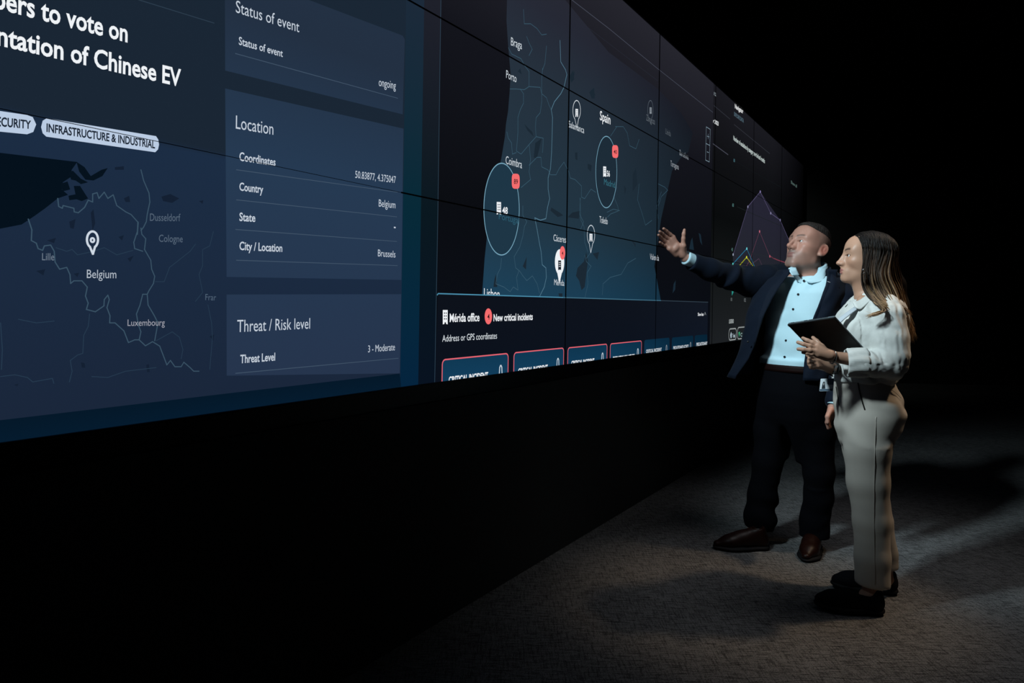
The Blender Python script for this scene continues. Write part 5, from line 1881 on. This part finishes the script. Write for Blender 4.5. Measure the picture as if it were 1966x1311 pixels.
# ---- shoes
def shoe_woman(heel, toe):
    d = unit(np.array([toe[0] - heel[0], toe[1] - heel[1], 0]))
    s = np.array([-d[1], d[0], 0])
    L = math.hypot(toe[0] - heel[0], toe[1] - heel[1])

    def P(t, side, z):
        return np.array([heel[0], heel[1], 0]) + d * (L * t) + s * side + np.array([0, 0, z])
    lo = np.minimum(P(-.1, 0, 0), P(1.1, 0, 0)) - .07
    hi = np.maximum(P(-.1, 0, 0), P(1.1, 0, 0)) + .07
    vol = Vol(axis_steps(lo[0], hi[0], .0036), axis_steps(lo[1], hi[1], .0036), axis_steps(-.01, .13, .0036))
    vol.cone(P(.14, 0, .050), P(.13, 0, .082), .038, .034, .02)
    vol.cone(P(.14, 0, .048), P(.50, 0, .055), .039, .040, .02)
    vol.cone(P(.50, .0, .050), P(.74, .002, .044), .042, .042, .03, ((0, 0, 1), .9))
    vol.cone(P(.74, .002, .042), P(.90, 0, .040), .041, .028, .03, ((0, 0, 1), .85))
    vol.cone(P(.22, 0, .10), P(.40, 0, .112), .030, .030, .01, None, 'sub')
    vol.put(lambda X, Y, Z: Z - .022 + 0 * X + 0 * Y, lo - .05, (hi[0] + .05, hi[1] + .05, .022), 0, 'sub')
    o = soft_obj('shoe', vol.mesh(), M_SHOE_W, WOM)
    vol = Vol(axis_steps(lo[0], hi[0], .004), axis_steps(lo[1], hi[1], .004), axis_steps(-.02, .06, .0036))
    vol.cone(P(.13, 0, .018), P(.48, 0, .017), .042, .041, .01, ((0, 0, 1), .42))
    vol.cone(P(.48, .0, .017), P(.74, .002, .019), .043, .044, .02, ((0, 0, 1), .42))
    vol.cone(P(.74, .002, .019), P(.91, 0, .026), .043, .029, .02, ((0, 0, 1), .42))
    vol.put(lambda X, Y, Z: Z - .0005 + 0 * X + 0 * Y, lo - .05, (hi[0] + .05, hi[1] + .05, .0005), 0, 'sub')
    soft_obj('sole', vol.mesh(), M_SOLE, o)


shoe_woman(W(1696, 1178, 2.992), W(1564, 1166, 3.045))
shoe_woman(W(1722, 1139, 3.205), W(1596, 1124, 3.265))

# ---- hair: a close cap and many locks, dark at the roots and lighter towards the ends
ROOT, MID, TIP = np.array((.0060, .0048, .0044)), np.array((.055, .033, .020)), np.array((.42, .27, .15))


def hair_col(t):
    t = np.asarray(t)[:, None]
    a = np.clip((t - .38) / .36, 0, 1)
    b = np.clip((t - .58) / .36, 0, 1)
    return (ROOT * (1 - a) + MID * a) * (1 - b) + TIP * b


vol = Vol(axis_steps(WH_C[0] - .16, WH_C[0] + .22, .0045), axis_steps(WZ - .18, WZ + .18, .0045), axis_steps(1.25, 1.70, .0045))


def cap(X, Y, Z):
    d = [X - WH_C[0], Y - WH_C[1], Z - WH_C[2]]
    x, y, z = [(WH_A[i, 0] * d[0] + WH_A[i, 1] * d[1] + WH_A[i, 2] * d[2]) / WH_S for i in range(3)]

    def E(c, r):
        k0 = np.sqrt(((x - c[0]) / r[0]) ** 2 + ((y - c[1]) / r[1]) ** 2 + ((z - c[2]) / r[2]) ** 2)
        k1 = np.sqrt(((x - c[0]) / r[0] ** 2) ** 2 + ((y - c[1]) / r[1] ** 2) ** 2 + ((z - c[2]) / r[2] ** 2) ** 2) + 1e-6
        return k0 * (k0 - 1) / k1
    d = E((0, -.020, .045), (.086, .107, .090))
    d = smin(d, E((0, -.052, -.03), (.082, .075, .12)), .04)
    line = np.interp(z.ravel(), [-.2, -.05, .0, .05, .085, .11, .14], [.002, .008, .020, .048, .073, .086, .094]).reshape(z.shape) - np.clip((.012 - np.abs(x)) / .012, 0, 1) * .012
    d = smax(d, y - line, .008)
    d = smax(d, -E((0, .060, -.02), (.062, .066, .105)), .006)
    return d * WH_S


vol.put(cap, WH_C - .20, WH_C + .22, .0)
for pts in ([(wl(.055, -.050, -.03), .036), (W(1694, 548, 3.04), .034), (W(1708, 572, 3.02), .026), (W(1722, 594, 3.01), .016)],
            [(wl(.0, -.085, -.02), .052), (W(1716, 548, 3.12), .046), (W(1728, 585, 3.12), .034), (W(1740, 622, 3.10), .020), (W(1748, 644, 3.08), .008)],
            [(wl(-.055, -.050, -.03), .040), (W(1700, 550, 3.20), .038), (W(1718, 585, 3.18), .028), (W(1738, 625, 3.14), .014)]):
    vol.chain(pts, .02)
v, f = vol.mesh()
q = local(v, WH_C, WH_A, WH_S)
tcap = np.clip((.14 - q[:, 2]) / .62, 0, .7)
HW = soft_obj('hair', (v, f), M_HAIR_W, WOM, hair_col(tcap))
rs = np.random.RandomState(12)
parts, cols = [], []


def lock(pts, r0, wob=.003, sub=3):
    P = [np.asarray(p, float) for p in pts]
    n = len(P)
    off = rs.randn(3) * wob
    off2 = rs.randn(3) * wob
    P = [p + off * (i / n) * 2 + off2 * math.sin(i * 1.7) * (i > 2) for i, p in enumerate(P)]
    R = [r0 * w_ for w_ in np.interp(np.linspace(0, 1, n), [0, .3, .75, 1], [.7, 1, .8, .1])]
    vs, fs, t = tube(P, R, 5, None, sub)
    parts.append((vs, fs, t))
    k = rs.uniform(.6, 1.5)
    ts = np.clip(t + rs.uniform(-.12, .10), 0, 1)
    cols.append(hair_col(ts) * np.array([k, k * rs.uniform(.94, 1.02), k * rs.uniform(.88, 1.02)]))


def over_cap(y0, side, ths, back=.030, lift=.0015):
    """Points over the close cap, from the parting down one side."""
    out = []
    for th in ths:
        t = math.radians(th)
        y = y0 - back * (th / 90.0)
        k = math.sqrt(max(.05, 1 - ((y + .020) / (.110 + lift)) ** 2))
        out.append(wl(side * ((.087 + lift) * math.sin(t) * k + .002), y, .045 + (.090 + lift) * math.cos(t) * k))
    return out


def mix(a, b, t):
    return a + (b - a) * t


def over_back(w, phs, lift=.0015):
    """Points over the close cap, from the crown down the back of the head."""
    out = []
    for ph in phs:
        t = math.radians(ph)
        x = w * (.015 + .062 * math.sin(t))
        k = math.sqrt(1 - (x / .090) ** 2)
        out.append(wl(x, -.020 - (.107 + lift) * math.sin(t) * k, .045 + (.090 + lift) * math.cos(t) * k))
    return out


def clump(top_fn, low, n, r, spread=4.0):
    """A tress: strands that leave the head side by side, gather, and part again at the ends."""
    for k in range(n):
        u_, w_ = rs.uniform(-1, 1), rs.uniform(-1, 1)
        top = top_fn(u_)
        m = len(low)
        pts = list(top)
        for q, (x, y, z) in enumerate(low):
            f_ = (1.0 - .55 * math.sin(PI * (q + .5) / m)) * (1 + .5 * (q == m - 1))
            pts.append(W(x + spread * u_ * f_, y + spread * .5 * w_ * f_, z + .008 * w_))
        lock(pts, r * rs.uniform(.7, 1.3), .0022)


# near side: from the parting over the temple and the ear, then forward of or behind the shoulder
for i in range(44):
    a = (i + rs.uniform(0, 1)) / 44.0
    y0 = mix(.062, -.108, a)
    e_ = rs.uniform(-1, 1)
    lf_ = rs.uniform(0, .004)

    def top_fn(u_, y0=y0, a=a, lf_=lf_):
        return over_cap(y0 + .006 * u_, 1, (2, 18, 38, 60, 82, 100), mix(.026, .012, a), lf_)
    if a < .56:
        b = a / .56
        g = rs.uniform(0, 1)
        low = [(mix(1657, 1692, b) + 2 * e_, 528 + 3 * b, mix(2.992, 3.00, b)),
               (mix(1661, 1702, b) + 3 * e_, 552 + 4 * b, mix(2.982, 2.985, b)),
               (mix(1676, 1714, b) + 4 * e_, 573 + 6 * b + 2 * e_, mix(2.955, 2.95, b)),
               (mix(1697, 1728, b) + 4 * e_, mix(584, 598, g) + 4 * b, mix(2.925, 2.94, b)),
               (mix(1713, 1738, b) + 5 * e_, mix(592, 620, g), mix(2.925, 2.98, b)),
               (mix(1724, 1746, b) + 5 * e_, mix(598, 646, g), mix(2.95, 3.03, b))]
    else:
        b = (a - .56) / .44
        low = [(mix(1692, 1722, b) + 3 * e_, 528, mix(2.985, 3.06, b)),
               (mix(1703, 1733, b) + 4 * e_, 556, mix(2.975, 3.05, b)),
               (mix(1718, 1740, b) + 4 * e_, 590, mix(2.965, 3.06, b)),
               (mix(1734, 1747, b) + 4 * e_, 622, mix(3.02, 3.08, b)),
               (mix(1742, 1753, b) + 4 * e_, 648 + rs.uniform(-20, 10), 3.07)]
    clump(top_fn, low, 11, .0026)
# far side
for i in range(16):
    a = (i + rs.uniform(0, 1)) / 16.0
    y0 = mix(.080, -.105, a)
    e_ = rs.uniform(-1, 1)
    clump(lambda u_, y0=y0: over_cap(y0 + .008 * u_, -1, (2, 22, 45, 68, 90), .03, .002),
          [(mix(1672, 1722, a) + 3 * e_, 530, 3.24 - .06 * a), (mix(1690, 1734, a) + 3 * e_, 560, 3.24 - .07 * a), (mix(1715, 1741, a) + 4 * e_, 596, 3.22 - .08 * a), (mix(1736, 1750, a) + 4 * e_, 636 + rs.uniform(-16, 14), 3.16 - .05 * a)], 8, .003)
# crown, falling straight back
for i in range(20):
    w_ = -1 + 2 * (i + .5) / 20
    e_ = rs.uniform(-1, 1)
    clump(lambda u_, w_=w_: over_back(w_ + .06 * u_, (8, 28, 50, 75, 100), .002),
          [(1726 + 3 * e_, 545, 3.12 - .06 * w_), (1735 + 3 * e_, 588, 3.12 - .055 * w_), (1742 + 4 * e_, 618, 3.11 - .05 * w_), (1750 + 4 * e_, 644 + rs.uniform(-16, 12), 3.10 - .04 * w_)], 8, .0028)
# strands before the ear and the curls on the front of the shoulder
for i in range(7):
    b = rs.uniform(-1, 1)
    c_ = rs.uniform(0, 1)
    low = [(1656 + 2 * b + 4 * c_, 530, 2.982), (1660 + 2 * b + 5 * c_, 553, 2.972), (1673 + 3 * b + 3 * c_, 572, 2.945)]
    if i < 4:
        low += [(1690 + 3 * b, 586 + 2 * b, 2.905), (1698 + 2 * b, 596 + 2 * b, 2.893), (1687 + 3 * b, 602 + 2 * b, 2.885), (1675 + 3 * b, 605 + 2 * b, 2.893), (1666 + 4 * b, 609 - 4 * c_, 2.90)]
    else:
        low += [(1688 + 5 * b, 586 + 3 * b, 2.91), (1704 + 5 * b, 592 + 3 * b, 2.91), (1720 + 5 * b, 606 + 6 * c_, 2.925)]
    clump(lambda u_, c_=c_: over_cap(.058 - .02 * c_ + .004 * u_, 1, (4, 25, 50, 75, 95), .026, .003), low, 8, .0020, 2.4)
V_, F_, T_ = join_parts(parts)
o = mesh_obj('hair_locks', V_, F_, M_HAIR_W, HW, True)
at = o.data.color_attributes.new('tone', 'FLOAT_COLOR', 'POINT')
cc = np.concatenate(cols)
at.data.foreach_set('color', np.concatenate([np.clip(cc, 0, 1), np.ones((len(cc), 1))], 1).astype(F32).ravel())

# ---- what she wears: earring, bracelet, watch
p = W(1657.5, 518, 2.968)
b = bmesh.new()
bmesh.ops.create_icosphere(b, subdivisions=2, radius=.0045)
bmesh.ops.create_icosphere(b, subdivisions=2, radius=.0030, matrix=Matrix.Translation((.002, -.002, -.014)))
for q in b.verts:
    q.co += Vector(p)
bm_obj('earring', b, M_METAL, WOM, True)


def ring_on(name, a, b_, t, r, width, m, parent, flat=1.0):
    a, b_ = np.asarray(a), np.asarray(b_)
    c = a + (b_ - a) * t
    u = unit(b_ - a)
    e1 = unit(np.cross(u, [0, 0, 1]))
    e2 = np.cross(e1, u)
    rows = []
    for k, rr in ((-1, r), (-.7, r + .0022), (.7, r + .0022), (1, r)):
        rows.append([c + u * (k * width / 2) + (e1 * math.cos(w_) + e2 * math.sin(w_)) * rr for w_ in np.linspace(0, 2 * PI, 41)])
    return sheet(name, rows, m, parent, .0015), c, e1, e2, u


BR, c, e1, e2, u = ring_on('bracelet', elL, wrL, .985, .0262, .006, M_METAL, WOM)
for k in range(10):
    w_ = -2.6 + .33 * k
    b = bmesh.new()
    bmesh.ops.create_icosphere(b, subdivisions=1, radius=.0036)
    for q in b.verts:
        q.co += Vector(c + (e1 * math.cos(w_) + e2 * math.sin(w_)) * .0295)
    bm_obj('bead', b, M_METAL, BR, True)
M_STRAP = mat('black_strap', (.006, .006, .007, 1), .5, spec=.3, bump=(200, .1, .0005))
WA, c, e1, e2, u = ring_on('wristwatch', elR, wrR, .93, .0268, .020, M_STRAP, WOM)
b = bmesh.new()
box(b, (-.016, -.004, -.018), (.016, .004, .018), .003)
zc = unit(np.array([-.1, -1, -.15]))
zx = unit(np.cross(zc, u))
for q in b.verts:
    q.co = Vector(c + zc * .030 + u * q.co.x + zx * q.co.z - zc * q.co.y)
bm_obj('watch_case', b, mat('watch_steel', (.12, .12, .13, 1), .3, metal=1.0, vary=(200, .1)), WA)
# ------------------------------------------------------------------ the tablet she holds
M_TABLET = mat('black_plastic', (0.0045, 0.0045, 0.005, 1), 0.55, spec=0.3, bump=(500, 0.1, 0.0003))
M_TEDGE = mat('dark_grey_metal', (0.13, 0.16, 0.18, 1), 0.45, metal=0.3, vary=(200, .1))
M_SCREEN = mat('tablet_glass', (0.004, 0.004, 0.005, 1), 0.08, spec=0.5, vary=(40, .1))
tTL, tTR, tBR = W(1511.4, 623.8, 3.075), W(1601.5, 610.3, 2.885), W(1649.3, 672.4, 2.975)
e1 = tTR - tTL
e2 = tBR - tTR
e2 = e2 - unit(e1) * e2.dot(unit(e1))
LX, LY = np.linalg.norm(e1), np.linalg.norm(e2)
e1, e2 = unit(e1), unit(e2)
nb_ = np.cross(e1, e2)
if nb_[1] > 0:
    nb_ = -nb_                                      # the back faces the viewer
tc_ = tTL + e1 * LX / 2 + e2 * LY / 2
TAB = empty('tablet_computer', tuple(tc_))
tag(TAB, 'black tablet computer held up in both hands of the long-haired woman', 'tablet')


def tab_box(name, x0, x1, y0, y1, d0, d1, m, bev, parent=None):
    """Along the long edge, along the short edge, depth behind the back face."""
    b = bmesh.new()
    box(b, (x0, y0, d0), (x1, y1, d1), bev)
    for q in b.verts:
        q.co = Vector(tTL + e1 * q.co.x + e2 * q.co.y - nb_ * q.co.z)
    bmesh.ops.recalc_face_normals(b, faces=b.faces)
    return bm_obj(name, b, m, parent or TAB)


tab_box('back_cover', 0, LX, 0, LY, 0, .006, M_TABLET, .0018)
rim = tab_box('edge_frame', .001, LX - .001, .0005, LY - .001, .006, .0135, M_TEDGE, .0015)
tab_box('screen', .004, LX - .004, .004, LY - .004, .0134, .0148, M_SCREEN, .0005)
tab_box('port', LX * .36, LX * .43, -.0004, .002, .008, .0115, M_TABLET, 0, rim)
for k in range(22):
    tab_box('vent_slot', LX * .47 + k * LX * .018, LX * .47 + k * LX * .018 + LX * .009, -.0004, .002, .0080, .0118, M_TABLET, 0, rim)
tab_box('button', LX * .06, LX * .14, -.0008, .002, .0085, .011, M_TABLET, .0003, rim)

# ------------------------------------------------------------------ the identity badge at her waist
bTL, bTR, bBR, bBL = W(1575.8, 727, 3.085), W(1602, 726, 3.055), W(1600, 755.5, 3.055), W(1572.5, 751, 3.085)
bx, by = unit(bTR - bTL), unit((bBL + bBR) / 2 - (bTL + bTR) / 2)
bn = unit(np.cross(bx, by))
if bn[1] > 0:
    bn = -bn
BW, BH = np.linalg.norm(bTR - bTL), np.linalg.norm(bBL - bTL)
BAD = empty('identity_badge', tuple(bTL + bx * BW / 2))
tag(BAD, 'white photo badge hanging at the waist of the woman in beige trousers', 'badge')
M_CARD_W = mat('badge_card', (.78, .84, .88, 1), .35, spec=.5, vary=(60, .03))
M_CARD_B = mat('badge_stripe', (.10, .16, .22, 1), .4, spec=.4, vary=(60, .05))
M_CARD_D = mat('badge_ink', (.02, .03, .04, 1), .5, spec=.3, vary=(60, .1))


def badge_poly(name, pts, d0, d1, m, parent):
    b = bmesh.new()
    lo = [b.verts.new(bTL + bx * (x * BW) + by * (y * BH) + bn * d0) for x, y in pts]
    hi = [b.verts.new(bTL + bx * (x * BW) + by * (y * BH) + bn * d1) for x, y in pts]
    n = len(pts)
    b.faces.new(lo)
    b.faces.new(hi[::-1])
    for i in range(n):
        b.faces.new((lo[i], hi[i], hi[(i + 1) % n], lo[(i + 1) % n]))
    bmesh.ops.recalc_face_normals(b, faces=b.faces)
    return bm_obj(name, b, m, parent)


cd = badge_poly('card', [(.03, 0), (.97, 0), (1, .03), (1, .97), (.97, 1), (.03, 1), (0, .97), (0, .03)], 0, .003, M_CARD_W, BAD)
badge_poly('stripe', [(.02, .82), (.98, .82), (.98, .98), (.02, .98)], .003, .0036, M_CARD_B, cd)
badge_poly('stripe', [(.52, .02), (.98, .02), (.98, .50), (.60, .50), (.52, .40)], .003, .0036, M_CARD_B, cd)
badge_poly('portrait', [(.14, .80), (.17, .45), (.20, .28), (.27, .22), (.34, .28), (.37, .45), (.42, .80)], .003, .0038, M_CARD_D, cd)
badge_poly('portrait_face', [(.22, .48), (.22, .36), (.27, .30), (.32, .36), (.32, .48), (.27, .54)], .0038, .0042, mat('badge_face', (.35, .34, .34, 1), .5, vary=(60, .05)), cd)
vs, fs, _ = tube([bTL + bx * BW * .5 + by * .004, bTL + bx * BW * .55 - by * .018, W(1599, 722, 3.045)], [.003, .004, .003], 8, None, 3)
mesh_obj('clip_strap', vs, fs, M_CARD_D, BAD, True)
